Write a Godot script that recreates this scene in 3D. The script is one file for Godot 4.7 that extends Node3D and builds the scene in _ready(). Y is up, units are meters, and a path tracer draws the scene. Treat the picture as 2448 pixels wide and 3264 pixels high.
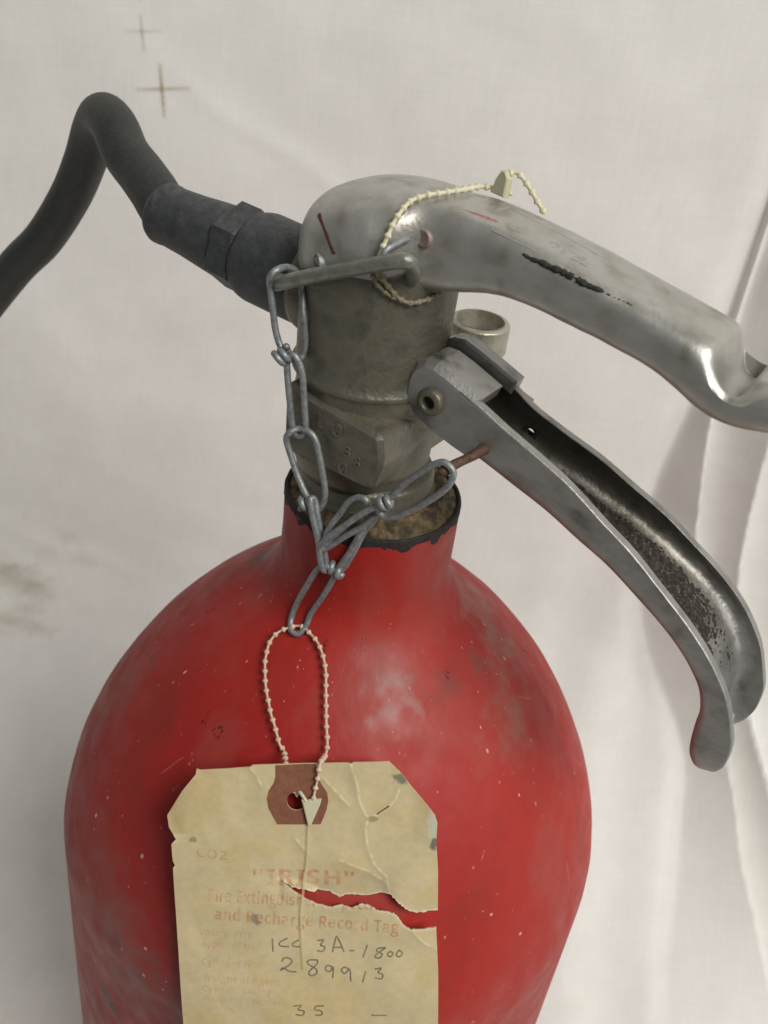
extends Node3D
# A close-up of an old red fire extinguisher in front of a white cloth. Lengths below are in
# millimetres, measured from the top of the cylinder's neck; LIFT puts that neck above the cloth.
const MM := 0.001
const LIFT := 350.0
const TURN := 0.541052          # the handles' plane is turned 31 degrees round the cylinder's axis
var HU := Vector3(cos(TURN), 0, sin(TURN))     # along the handles
var HN := Vector3(-sin(TURN), 0, cos(TURN))    # across the handles
var rng := RandomNumberGenerator.new()
var noise := FastNoiseLite.new()
var M := {}


func _ready() -> void:
	rng.seed = 7
	noise.seed = 11
	noise.frequency = 1.0
	noise.fractal_octaves = 3
	setup_camera()
	setup_light()
	make_materials()
	make_backdrop()
	make_extinguisher()
	make_pin_and_chain()
	make_seals()
	make_tag()


# ------------------------------------------------------------------ camera and light
func setup_camera() -> void:
	var cam := Camera3D.new()
	cam.name = "camera"
	var r := Vector3(0.99125293, 0.11587824, -0.06316542)
	var f := Vector3(0.01299151, -0.56196426, -0.82705949)
	var b := -f
	var u := b.cross(r).normalized()
	cam.transform = Transform3D(Basis(r, u, b), wv(0, 111.763, 172.07))
	cam.near = 0.01
	cam.far = 30.0
	var at := CameraAttributesPhysical.new()
	at.frustum_focal_length = 12.0 / tan(deg_to_rad(27.0))
	at.frustum_focus_distance = 0.186
	at.exposure_aperture = 24.0
	at.frustum_near = 0.01
	at.frustum_far = 30.0
	cam.attributes = at
	cam.fov = 54.0
	add_child(cam)
	cam.current = true


func setup_light() -> void:
	var we := WorldEnvironment.new()
	we.name = "environment"
	var e := Environment.new()
	e.background_mode = Environment.BG_COLOR
	e.background_color = Color(0.15, 0.15, 0.148).linear_to_srgb()
	e.background_energy_multiplier = 1.0
	e.tonemap_mode = Environment.TONE_MAPPER_LINEAR
	e.tonemap_exposure = 1.0
	e.sdfgi_enabled = true
	e.ssao_enabled = true
	e.ssil_enabled = true
	we.environment = e
	add_child(we)
	lamp("ceiling_lamp", Vector3(0.68, 1.5, 0.85), Vector3(0, 0.3, -0.05), Vector2(0.7, 0.7), 2.5, Color(1.0, 0.985, 0.955))
	lamp("window_light", Vector3(1.5, 0.75, 0.55), Vector3(0, 0.3, 0), Vector2(0.5, 0.8), 0.4, Color(1.0, 0.985, 0.97))


func lamp(called: String, at: Vector3, to: Vector3, size: Vector2, energy: float, c: Color) -> void:
	var l := AreaLight3D.new()
	l.name = called
	l.area_size = size
	l.light_energy = energy
	l.light_color = c
	l.shadow_enabled = true
	l.area_range = 8.0
	add_child(l)
	l.look_at_from_position(at, to, Vector3.UP)


# ------------------------------------------------------------------ helpers
func wv(x: float, y: float, z: float) -> Vector3:
	return Vector3(x, y + LIFT, z) * MM


func hv(s: float, y: float, d: float) -> Vector3:
	return (HU * s + HN * d + Vector3(0, y + LIFT, 0)) * MM


func pts(a: Array) -> Array:
	var o := []
	for i in range(0, a.size(), 3):
		o.append(wv(a[i], a[i + 1], a[i + 2]))
	return o


func hpts(a: Array) -> Array:
	var o := []
	for i in range(0, a.size(), 3):
		o.append(hv(a[i], a[i + 1], a[i + 2]))
	return o


class MB:
	var v := PackedVector3Array()
	var n := PackedVector3Array()
	var uv := PackedVector2Array()
	var col := PackedColorArray()
	var idx := PackedInt32Array()
	func add(p: Vector3, t := Vector2.ZERO, c := Color.WHITE) -> int:
		v.append(p)
		uv.append(t)
		col.append(c)
		return v.size() - 1
	func tri(a: int, b: int, c: int) -> void:
		idx.append_array(PackedInt32Array([a, b, c]))
	func quad(a: int, b: int, c: int, d: int) -> void:
		idx.append_array(PackedInt32Array([a, b, c, a, c, d]))
	# rows of points joined into a sheet
	func grid(rows: Array, closed_row := false, closed_col := false) -> int:
		var first := v.size()
		var w: int = rows[0].size()
		var h := rows.size()
		for j in h:
			for i in w:
				add(rows[j][i], Vector2(float(i) / w, float(j) / maxi(1, h - 1)))
		for j in (h if closed_col else h - 1):
			for i in (w if closed_row else w - 1):
				var a := first + j * w + i
				var b := first + j * w + (i + 1) % w
				var c := first + ((j + 1) % h) * w + (i + 1) % w
				var d := first + ((j + 1) % h) * w + i
				quad(a, d, c, b)
		return first
	func fan(ring: Array, flip := false) -> void:
		var c := Vector3.ZERO
		for p in ring:
			c += p
		c /= ring.size()
		var k := add(c)
		var f := v.size()
		for p in ring:
			add(p)
		for i in ring.size():
			var a := f + i
			var b := f + (i + 1) % ring.size()
			if flip:
				tri(k, b, a)
			else:
				tri(k, a, b)
	func smooth() -> void:
		n.resize(v.size())
		n.fill(Vector3.ZERO)
		for i in range(0, idx.size(), 3):
			var a := idx[i]
			var b := idx[i + 1]
			var c := idx[i + 2]
			var m := (v[c] - v[a]).cross(v[b] - v[a])
			n[a] += m
			n[b] += m
			n[c] += m
		for i in n.size():
			n[i] = n[i].normalized() if n[i].length_squared() > 1e-24 else Vector3.UP
	func flat() -> void:
		var o := MB.new()
		for i in range(0, idx.size(), 3):
			for k in 3:
				var q := idx[i + k]
				o.idx.append(o.add(v[q], uv[q], col[q]))
		v = o.v
		uv = o.uv
		col = o.col
		idx = o.idx
	func mesh() -> ArrayMesh:
		if n.size() != v.size():
			smooth()
		var a := []
		a.resize(Mesh.ARRAY_MAX)
		a[Mesh.ARRAY_VERTEX] = v
		a[Mesh.ARRAY_NORMAL] = n
		a[Mesh.ARRAY_TEX_UV] = uv
		a[Mesh.ARRAY_COLOR] = col
		a[Mesh.ARRAY_INDEX] = idx
		var m := ArrayMesh.new()
		m.add_surface_from_arrays(Mesh.PRIMITIVE_TRIANGLES, a)
		return m


func thing(called: String, at: Vector3, label: String, category: String, group := "") -> Node3D:
	var o := Node3D.new()
	o.name = called
	o.position = at
	add_child(o, true)
	o.set_meta("label", label)
	o.set_meta("category", category)
	if group:
		o.set_meta("group", group)
	return o


# a mesh made in scene coordinates, hung under a thing (or under one of its parts)
func part(called: String, mb: MB, mat: Material, parent: Node3D, label := "") -> MeshInstance3D:
	var o := MeshInstance3D.new()
	o.name = called
	o.mesh = mb.mesh()
	o.material_override = null
	o.mesh.surface_set_material(0, mat)
	if not parent is MeshInstance3D:
		o.position = -parent.position
	parent.add_child(o, true)
	if label:
		o.set_meta("label", label)
	return o


func spline(p: Array, per: int, closed := false) -> Array:
	var o := []
	var n := p.size()
	for i in (n if closed else n - 1):
		var a: Vector3 = p[(i - 1 + n) % n] if closed or i > 0 else p[0] * 2.0 - p[1]
		var b: Vector3 = p[i]
		var c: Vector3 = p[(i + 1) % n]
		var d: Vector3 = p[(i + 2) % n] if closed or i + 2 < n else p[n - 1] * 2.0 - p[n - 2]
		for k in per:
			o.append(b.cubic_interpolate(c, a, d, float(k) / per))
	if not closed:
		o.append(p[n - 1])
	return o


# a round bar along a line; radius is one number or one per point of the line, in millimetres
func tube(mb: MB, line: Array, radius, sides := 12, closed := false, round_ends := true) -> void:
	var n := line.size()
	var rows := []
	var up := Vector3.ZERO
	var first_up := Vector3.ZERO
	var tangents := []
	for i in n:
		var a: Vector3 = line[(i - 1 + n) % n] if closed or i > 0 else line[0]
		var b: Vector3 = line[(i + 1) % n] if closed or i < n - 1 else line[n - 1]
		tangents.append((b - a).normalized())
	for i in n:
		var t: Vector3 = tangents[i]
		if i == 0:
			up = t.cross(Vector3.UP if absf(t.y) < 0.9 else Vector3.RIGHT).normalized()
		else:
			up = (up - t * up.dot(t)).normalized()
		var side := t.cross(up)
		var r: float = (radius if not radius is Array else radius[i]) * MM
		var row := []
		for k in sides:
			var f := TAU * k / sides
			row.append(line[i] + (up * cos(f) + side * sin(f)) * r)
		rows.append(row)
	if not closed and round_ends:
		rows = end_cap(rows, line[0], -tangents[0], true) + rows + end_cap(rows, line[n - 1], tangents[n - 1], false)
	elif not closed:
		mb.fan(rows[0], true)
		mb.fan(rows[n - 1], false)
	mb.grid(rows, true, closed)


func end_cap(rows: Array, c: Vector3, dir: Vector3, start: bool) -> Array:
	var base: Array = rows[0] if start else rows[rows.size() - 1]
	var r: float = (base[0] - c).length()
	var o := []
	for k in [1, 2, 3]:
		var f: float = PI / 2 * k / 3.0
		var row := []
		for p in base:
			row.append(c + (p - c) * maxf(cos(f), 0.02) + dir * r * sin(f))
		o.append(row)
	if start:
		o.reverse()
	return o


# a turned shape: profile of radius and height, round the line from base along axis
func lathe(mb: MB, profile: Array, base: Vector3, axis: Vector3, sides := 64, closed_profile := false) -> void:
	var x := axis.cross(Vector3.FORWARD if absf(axis.z) < 0.8 else Vector3.UP).normalized()
	var z := axis.cross(x)
	var rows := []
	for p in profile:
		var row := []
		for k in sides:
			var f := TAU * k / sides
			row.append(base + (axis * p.y + (x * cos(f) + z * sin(f)) * p.x) * MM)
		rows.append(row)
	mb.grid(rows, true, closed_profile)


# a flat outline (s, y in the handles' plane) given a thickness from d0 to d1 with chamfered edges
func slab(mb: MB, outline: PackedVector2Array, d0: float, d1: float, bevel: float, place: Callable) -> void:
	if Geometry2D.is_polygon_clockwise(outline):
		outline.reverse()
	var inner := PackedVector2Array()
	var n := outline.size()
	for i in n:
		var a := (outline[i] - outline[(i - 1 + n) % n]).normalized()
		var b := (outline[(i + 1) % n] - outline[i]).normalized()
		var na := Vector2(-a.y, a.x)
		var nb := Vector2(-b.y, b.x)
		var m := (na + nb).normalized()
		inner.append(outline[i] + m * bevel / maxf(0.5, m.dot(na)))
	var rings := []
	for q in [[inner, d0], [outline, d0 + bevel], [outline, d1 - bevel], [inner, d1]]:
		var row := []
		for p in q[0]:
			row.append(place.call(p.x, p.y, q[1]))
		rings.append(row)
	var t := MB.new()
	t.grid(rings, true)
	var tris := Geometry2D.triangulate_polygon(inner)
	for e in [0, 3]:
		var f := t.v.size()
		for p in rings[e]:
			t.add(p)
		for i in range(0, tris.size(), 3):
			if e == 0:
				t.tri(f + tris[i], f + tris[i + 2], f + tris[i + 1])
			else:
				t.tri(f + tris[i], f + tris[i + 1], f + tris[i + 2])
	t.flat()
	merge(mb, t)


func merge(mb: MB, t: MB) -> void:
	var f := mb.v.size()
	mb.v.append_array(t.v)
	mb.uv.append_array(t.uv)
	mb.col.append_array(t.col)
	for i in t.idx:
		mb.idx.append(i + f)


func herm(t: Array, s: float) -> float:
	var n := t.size()
	if s <= t[0][0]:
		return t[0][1]
	if s >= t[n - 1][0]:
		return t[n - 1][1]
	var i := 0
	while t[i + 1][0] <= s:
		i += 1
	var h: float = t[i + 1][0] - t[i][0]
	var m0: float = 0.0 if i == 0 else (t[i + 1][1] - t[i - 1][1]) / (t[i + 1][0] - t[i - 1][0])
	var m1: float = (t[i + 1][1] - t[i][1]) / h if i + 2 >= n else (t[i + 2][1] - t[i][1]) / (t[i + 2][0] - t[i][0])
	var u: float = (s - t[i][0]) / h
	var u2 := u * u
	var u3 := u2 * u
	return (2 * u3 - 3 * u2 + 1) * t[i][1] + (u3 - 2 * u2 + u) * h * m0 + (-2 * u3 + 3 * u2) * t[i + 1][1] + (u3 - u2) * h * m1


# ------------------------------------------------------------------ materials
func noise_tex(freq: float, stops: Array, octaves := 4, seed_ := 1, size := 512, as_normal := false, bump := 4.0, type := FastNoiseLite.TYPE_SIMPLEX_SMOOTH) -> NoiseTexture2D:
	var f := FastNoiseLite.new()
	f.noise_type = type
	f.seed = seed_
	f.frequency = freq
	f.fractal_octaves = octaves
	var t := NoiseTexture2D.new()
	t.width = size
	t.height = size
	t.seamless = true
	t.noise = f
	if as_normal:
		t.as_normal_map = true
		t.bump_strength = bump
	elif stops.size():
		var g := Gradient.new()
		var o := PackedFloat32Array()
		var c := PackedColorArray()
		for s in stops:
			o.append(s[0])
			c.append(s[1])
		g.offsets = o
		g.colors = c
		t.color_ramp = g
	return t


func lin(r: float, g: float, b: float) -> Color:
	return Color(r, g, b).linear_to_srgb()


# a worn surface: mottled colour, mottled gloss and a fine relief, laid on in space
func worn(called: String, stops: Array, metallic: float, rough: float, per_m: float, relief: float, seed_: int, freq := 0.012) -> StandardMaterial3D:
	var m := StandardMaterial3D.new()
	m.resource_name = called
	m.albedo_texture = noise_tex(freq, stops, 5, seed_)
	m.metallic = metallic
	m.metallic_specular = 0.5
	m.roughness = rough
	m.uv1_triplanar = true
	m.uv1_scale = Vector3.ONE * per_m
	if relief > 0.0:
		m.normal_enabled = true
		m.normal_texture = noise_tex(0.06, [], 4, seed_ + 50, 512, true, 5.0)
		m.normal_scale = relief
	return m


func make_materials() -> void:
	M.cast = worn("cast_metal", [[0.0, lin(0.26, 0.25, 0.215)], [0.27, lin(0.38, 0.365, 0.325)], [0.42, lin(0.44, 0.43, 0.395)], [0.6, lin(0.465, 0.46, 0.43)], [0.8, lin(0.50, 0.495, 0.47)], [1.0, lin(0.40, 0.385, 0.35)]], 0.72, 1.0, 38.0, 0.15, 3, 0.006)
	M.cast.roughness_texture = noise_tex(0.01, [[0.0, Color(0.62, 0.62, 0.62)], [0.45, Color(0.42, 0.42, 0.42)], [0.7, Color(0.36, 0.36, 0.36)], [1.0, Color(0.55, 0.55, 0.55)]], 5, 71)
	M.lever = worn("lever_metal", [[0.0, lin(0.10, 0.09, 0.075)], [0.3, lin(0.30, 0.295, 0.28)], [0.55, lin(0.39, 0.385, 0.37)], [1.0, lin(0.34, 0.335, 0.325)]], 0.75, 0.47, 20.0, 0.2, 21)
	M.valve = worn("valve_brass", [[0.0, lin(0.10, 0.095, 0.072)], [0.35, lin(0.15, 0.143, 0.112)], [0.55, lin(0.18, 0.172, 0.138)], [0.75, lin(0.182, 0.158, 0.11)], [1.0, lin(0.145, 0.142, 0.116)]], 0.6, 0.47, 26.0, 0.3, 5)
	M.ring = worn("ring_metal", [[0.0, lin(0.22, 0.2, 0.15)], [0.5, lin(0.42, 0.40, 0.33)], [1.0, lin(0.5, 0.48, 0.42)]], 0.7, 0.45, 30.0, 0.3, 6)
	M.rust = worn("rusty_ring", [[0.0, lin(0.012, 0.01, 0.008)], [0.42, lin(0.05, 0.036, 0.02)], [0.6, lin(0.12, 0.085, 0.04)], [0.75, lin(0.22, 0.155, 0.075)], [1.0, lin(0.30, 0.24, 0.15)]], 0.2, 0.8, 45.0, 1.0, 8, 0.014)
	M.rusty_rod = worn("rusty_rod", [[0.0, lin(0.03, 0.018, 0.012)], [0.5, lin(0.10, 0.055, 0.035)], [1.0, lin(0.17, 0.10, 0.07)]], 0.3, 0.7, 60.0, 0.8, 9, 0.02)
	M.zinc = worn("galvanised_wire", [[0.0, lin(0.14, 0.15, 0.15)], [0.45, lin(0.25, 0.27, 0.28)], [0.75, lin(0.31, 0.33, 0.335)], [1.0, lin(0.42, 0.43, 0.41)]], 0.55, 0.5, 70.0, 0.4, 10, 0.02)
	M.pin = worn("pin_wire", [[0.0, lin(0.13, 0.135, 0.12)], [0.5, lin(0.23, 0.24, 0.21)], [1.0, lin(0.33, 0.33, 0.29)]], 0.55, 0.45, 45.0, 0.4, 12, 0.015)
	M.hose = worn("rubber_hose", [[0.0, lin(0.012, 0.014, 0.013)], [0.5, lin(0.021, 0.024, 0.022)], [1.0, lin(0.034, 0.036, 0.033)]], 0.0, 0.55, 40.0, 0.5, 13, 0.02)
	M.coupling = worn("hose_coupling", [[0.0, lin(0.025, 0.028, 0.029)], [0.5, lin(0.045, 0.050, 0.053)], [1.0, lin(0.08, 0.086, 0.09)]], 0.1, 0.55, 35.0, 0.5, 14, 0.02)
	M.dark = worn("dark_grime_and_shade", [[0.0, lin(0.008, 0.008, 0.006)], [0.6, lin(0.03, 0.03, 0.022)], [1.0, lin(0.09, 0.085, 0.06)]], 0.0, 0.9, 90.0, 0.6, 15, 0.03)
	M.dirt = worn("caked_dirt", [[0.0, lin(0.012, 0.010, 0.008)], [0.55, lin(0.022, 0.019, 0.014)], [0.7, lin(0.06, 0.05, 0.036)], [0.86, lin(0.15, 0.125, 0.095)], [1.0, lin(0.34, 0.30, 0.25)]], 0.0, 0.95, 60.0, 0.6, 35, 0.03)
	M.engraved = worn("engraved_line", [[0.0, lin(0.30, 0.29, 0.27)], [1.0, lin(0.40, 0.39, 0.37)]], 0.4, 0.6, 60.0, 0.0, 36)
	M.red_trace = worn("red_trace", [[0.0, lin(0.26, 0.10, 0.085)], [0.5, lin(0.34, 0.16, 0.14)], [1.0, lin(0.40, 0.30, 0.27)]], 0.2, 0.6, 90.0, 0.2, 37, 0.03)
	M.grimy = worn("grimy_plastic", [[0.0, lin(0.10, 0.085, 0.05)], [0.5, lin(0.20, 0.175, 0.11)], [1.0, lin(0.30, 0.27, 0.18)]], 0.0, 0.6, 90.0, 0.2, 38, 0.03)
	M.black_rim = worn("black_rim_paint", [[0.0, lin(0.008, 0.008, 0.008)], [0.6, lin(0.016, 0.014, 0.013)], [1.0, lin(0.05, 0.03, 0.024)]], 0.0, 0.8, 60.0, 0.7, 16, 0.02)
	M.red_mark = worn("red_marking_paint", [[0.0, lin(0.035, 0.014, 0.01)], [0.5, lin(0.085, 0.02, 0.014)], [1.0, lin(0.16, 0.04, 0.03)]], 0.0, 0.7, 80.0, 0.4, 17, 0.03)
	M.rivet = worn("rivet", [[0.0, lin(0.24, 0.18, 0.155)], [1.0, lin(0.42, 0.34, 0.31)]], 0.4, 0.55, 80.0, 0.4, 18, 0.03)
	M.plastic = StandardMaterial3D.new()
	M.plastic.resource_name = "ivory_plastic"
	M.plastic.albedo_color = lin(0.62, 0.57, 0.40)
	M.plastic.roughness = 0.5
	M.plastic.subsurf_scatter_enabled = true
	M.plastic.subsurf_scatter_strength = 0.1
	M.pink = M.plastic.duplicate()
	M.pink.albedo_color = lin(0.60, 0.43, 0.32)
	M.clear = StandardMaterial3D.new()
	M.clear.resource_name = "cloudy_plastic"
	M.clear.albedo_color = Color(0.82, 0.78, 0.58, 0.3)
	M.clear.transparency = BaseMaterial3D.TRANSPARENCY_ALPHA
	M.clear.roughness = 0.4
	M.clasp = StandardMaterial3D.new()
	M.clasp.resource_name = "pale_plastic"
	M.clasp.albedo_color = lin(0.52, 0.50, 0.34)
	M.clasp.roughness = 0.45
	M.paint_white = StandardMaterial3D.new()
	M.paint_white.albedo_color = lin(0.7, 0.66, 0.6)
	M.paint_white.roughness = 0.8


# ------------------------------------------------------------------ cloth backdrop
func fold_line(t: Array, v: float) -> float:
	return herm(t, v)


const E1 := [[-420.0, 139.0], [-163.0, 139.0], [-112.0, 134.5], [-73.0, 130.5], [-40.0, 132.0], [20.0, 150.0], [70.0, 178.0], [94.0, 185.0], [145.0, 184.0], [190.0, 178.0], [300.0, 170.0]]
const E2 := [[-420.0, 141.5], [-165.0, 140.5], [-108.0, 143.0], [-59.0, 151.0], [0.0, 168.0], [60.0, 193.0], [91.0, 205.0], [132.0, 213.0], [179.0, 222.0], [300.0, 240.0]]
const E3 := [[-420.0, 160.0], [-200.0, 162.0], [-105.0, 168.0], [-57.0, 174.0], [-28.0, 180.0], [40.0, 204.0], [100.0, 228.0], [180.0, 255.0], [300.0, 280.0]]


func ramp(x: float, a: float, b: float, amp: float, p: float, drop: float) -> float:
	if x < a:
		return 0.0
	if x < b:
		return amp * pow((x - a) / (b - a), p)
	return amp * (1.0 - smoothstep(b, b + drop, x))


func cloth_height(x: float, v: float) -> float:
	var h := 0.0
	var e1 := fold_line(E1, v)
	var e2 := fold_line(E2, v)
	var e3 := fold_line(E3, v)
	var low := smoothstep(260.0, 150.0, v)
	var a2 := minf(16.0, 3.0 + (e2 - e1) * 0.75) * low
	h += ramp(x, e1, e2, a2, 1.15, 2.2)
	# the sheet on the left dips a little before the first fold
	h -= 3.0 * exp(-pow((x - e1) / 7.0, 2.0)) * smoothstep(0.0, -90.0, v)
	h += ramp(x, e2 + 2.0, e3, 15.0 * low, 1.5, 2.5)
	h += ramp(x, e3 + 3.0, e3 + 40.0, 9.0 * low, 1.6, 3.0)
	h += ramp(x, e3 + 46.0, e3 + 90.0, 9.0 * low, 1.5, 3.0)
	# loose waves lower down between the cylinder and the folds
	h += 1.5 * sin((x - 120.0) * 0.13 + v * 0.006) * smoothstep(70.0, 110.0, x) * (1.0 - smoothstep(e1 - 14.0, e1, x)) * smoothstep(-120.0, 60.0, v)
	h += noise.get_noise_2d(x * 0.006 + 3.0, v * 0.007) * 2.2
	h += noise.get_noise_2d((x + v * 0.9) * 0.035, (v - x * 0.9) * 0.012 + 9.0) * 0.28
	# creases from folding
	for c in [[-60.0, -205.0, 0.55, 0.9, 45.0], [-30.0, -150.0, -0.62, 0.8, 60.0], [-78.0, -135.0, -0.55, 0.7, 50.0], [-150.0, 10.0, 0.3, 0.8, 40.0], [-140.0, 70.0, -0.4, 0.8, 50.0], [90.0, -60.0, 0.9, 0.6, 60.0]]:
		var dx: float = x - c[0]
		var dv: float = v - c[1]
		var along: float = (dx + dv * c[2]) / sqrt(1.0 + c[2] * c[2])
		var off: float = (dv - dx * c[2]) / sqrt(1.0 + c[2] * c[2]) + 2.0 * sin(along * 0.09)
		h += c[3] * exp(-absf(off) / 3.0) * exp(-pow(along / c[4], 2.0))
	return h


func cloth_point(x: float, v: float, h: float) -> Vector3:
	var y := 0.0
	var z := 0.0
	var ny := 0.0
	var nz := 1.0
	if v < 0.0:
		y = -200.0 - v
		z = -230.0
	elif v < 150.0 * PI / 2:
		var a := v / 150.0
		y = -200.0 - 150.0 * sin(a)
		z = -80.0 - 150.0 * cos(a)
		ny = sin(a)
		nz = cos(a)
	else:
		y = -350.0
		z = -80.0 + v - 150.0 * PI / 2
		ny = 1.0
		nz = 0.0
	return wv(x, y + ny * h, z + nz * h)


func make_backdrop() -> void:
	var xs := []
	var x := -900.0
	while x <= 900.0:
		xs.append(x)
		x += 1.1 if x > 122.0 and x < 236.0 else (4.0 if absf(x) < 300.0 else 15.0)
	var vs := []
	var v := -900.0
	while v <= 620.0:
		vs.append(v)
		v += 10.0 if v < -300.0 or v > 260.0 else 4.0
	var mb := MB.new()
	var first := 0
	for j in vs.size():
		for i in xs.size():
			var fade := 1.0 - smoothstep(235.0, 330.0, vs[j])
			var h := cloth_height(xs[i], vs[j]) * fade
			mb.add(cloth_point(xs[i], vs[j], h), Vector2(share(xs[i], -900.0, -208.0, 248.0, 900.0), share(vs[j], -900.0, -300.0, 262.0, 620.0)))
	for j in vs.size() - 1:
		for i in xs.size() - 1:
			var a := first + j * xs.size() + i
			mb.quad(a, a + 1, a + xs.size() + 1, a + xs.size())
	var m := StandardMaterial3D.new()
	m.resource_name = "white_cotton"
	m.albedo_texture = cloth_picture()
	m.roughness = 0.95
	m.metallic_specular = 0.2
	m.rim_enabled = true
	m.rim = 0.15
	m.normal_enabled = true
	m.normal_texture = weave()
	m.normal_scale = 0.05
	m.uv1_scale = Vector3.ONE
	var o := MeshInstance3D.new()
	o.name = "backdrop"
	o.mesh = mb.mesh()
	# the weave repeats finely, so it is laid on as a second look-up of its own
	m.normal_enabled = true
	m.heightmap_enabled = false
	o.mesh.surface_set_material(0, m)
	add_child(o, true)
	o.set_meta("label", "wrinkled white cotton sheet with brown cross stains hanging in folds behind the extinguisher")
	o.set_meta("kind", "structure")


# soft uneven relief of a thin wrinkled sheet
func weave() -> Texture2D:
	return noise_tex(0.012, [], 5, 77, 1024, true, 3.0)


# most of the cloth's picture is spent on the part that is in view
func share(x: float, a: float, b: float, c: float, d: float) -> float:
	if x < b:
		return 0.04 * (x - a) / (b - a)
	if x < c:
		return 0.04 + 0.92 * (x - b) / (c - b)
	return 0.96 + 0.04 * (x - c) / (d - c)


func unshare(u: float, a: float, b: float, c: float, d: float) -> float:
	if u < 0.04:
		return a + (b - a) * u / 0.04
	if u < 0.96:
		return b + (c - b) * (u - 0.04) / 0.92
	return c + (d - c) * (u - 0.96) / 0.04


func cloth_picture() -> ImageTexture:
	var w := 1300
	var hh := 1500
	var img := Image.create(w, hh, false, Image.FORMAT_RGB8)
	var base := Color(0.755, 0.745, 0.72)
	var tint := FastNoiseLite.new()
	tint.seed = 4
	tint.frequency = 0.008
	tint.fractal_octaves = 4
	# stains: x, v (mm), half width, half height, strength
	var spots := [[-176.0, 31.0, 11.0, 7.0, 0.34], [-166.0, 35.0, 8.0, 6.0, 0.26], [-187.0, 27.0, 9.0, 6.0, 0.3], [-171.0, 47.0, 7.0, 4.0, 0.2], [-181.0, 55.0, 12.0, 4.0, 0.34], [-166.0, 58.0, 7.0, 3.0, 0.24], [-150.0, 2.0, 6.0, 4.0, 0.2], [-143.0, 15.0, 8.0, 4.0, 0.15], [-160.0, 12.0, 6.0, 5.0, 0.12], [-190.0, 62.0, 7.0, 4.0, 0.25], [-122.0, -262.0, 6.0, 4.0, 0.1], [-140.0, 44.0, 6.0, 3.0, 0.1]]
	var bars := [[-101.0, -227.0, -99.2, -209.0, 0.75, 0.85], [-109.5, -217.3, -90.0, -220.2, 0.75, 0.62], [-108.2, -243.0, -107.0, -231.5, 0.6, 0.55], [-113.5, -237.2, -101.0, -238.6, 0.55, 0.42], [-111.0, -256.0, -108.6, -248.0, 0.5, 0.28]]
	for j in hh:
		var v := unshare((j + 0.5) / hh, -900.0, -300.0, 262.0, 620.0)
		for i in w:
			var x := unshare((i + 0.5) / w, -900.0, -208.0, 248.0, 900.0)
			var c := base * (1.0 + 0.03 * tint.get_noise_2d(x * 6.0, v * 6.0) + 0.045 * tint.get_noise_2d(x * 110.0, v * 5.0) + 0.035 * tint.get_noise_2d(x * 5.0 + 70.0, v * 110.0))
			if x > -200.0 and x < -40.0 and v > -270.0 and v < 75.0:
				var s := 0.0
				for q in spots:
					var dx: float = (x - q[0]) / q[2]
					var dv: float = (v - q[1]) / q[3]
					var d := dx * dx + dv * dv
					if d < 6.0:
						d *= 1.0 + 1.0 * tint.get_noise_2d(x * 14.0, v * 14.0)
						s += q[4] * exp(-d * 0.9)
				for q in bars:
					var a := Vector2(q[0], q[1])
					var b := Vector2(q[2], q[3])
					var p := Vector2(x, v)
					var t := clampf((p - a).dot(b - a) / (b - a).length_squared(), 0.0, 1.0)
					var d := p.distance_to(a.lerp(b, t))
					if d < 4.0:
						s += q[5] * exp(-pow(d / q[4], 2.0)) * (0.55 + 0.45 * sin(PI * clampf(t, 0.06, 0.94))) * (0.85 + 0.5 * tint.get_noise_2d(x * 60.0, v * 60.0))
				c = c.lerp(Color(0.30, 0.245, 0.13), clampf(s, 0.0, 0.9))
			img.set_pixel(i, j, c.linear_to_srgb())
	return ImageTexture.create_from_image(img)


# ------------------------------------------------------------------ the extinguisher
func body_radius(y: float) -> float:
	if y <= -94.0:
		return 66.0
	var t := (y + 94.0) / 78.0
	return 66.0 * pow(maxf(0.0, 1.0 - pow(t, 1.6)), 1.0 / 1.6) if t < 1.0 else 0.0


func make_extinguisher() -> void:
	var root := thing("fire_extinguisher", Vector3.ZERO, "old red fire extinguisher with worn metal valve, two grey handles and black hose", "fire extinguisher")
	make_body(root)
	make_valve(root)
	make_top_handle(root)
	make_lever(root)
	make_hose(root)


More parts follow.
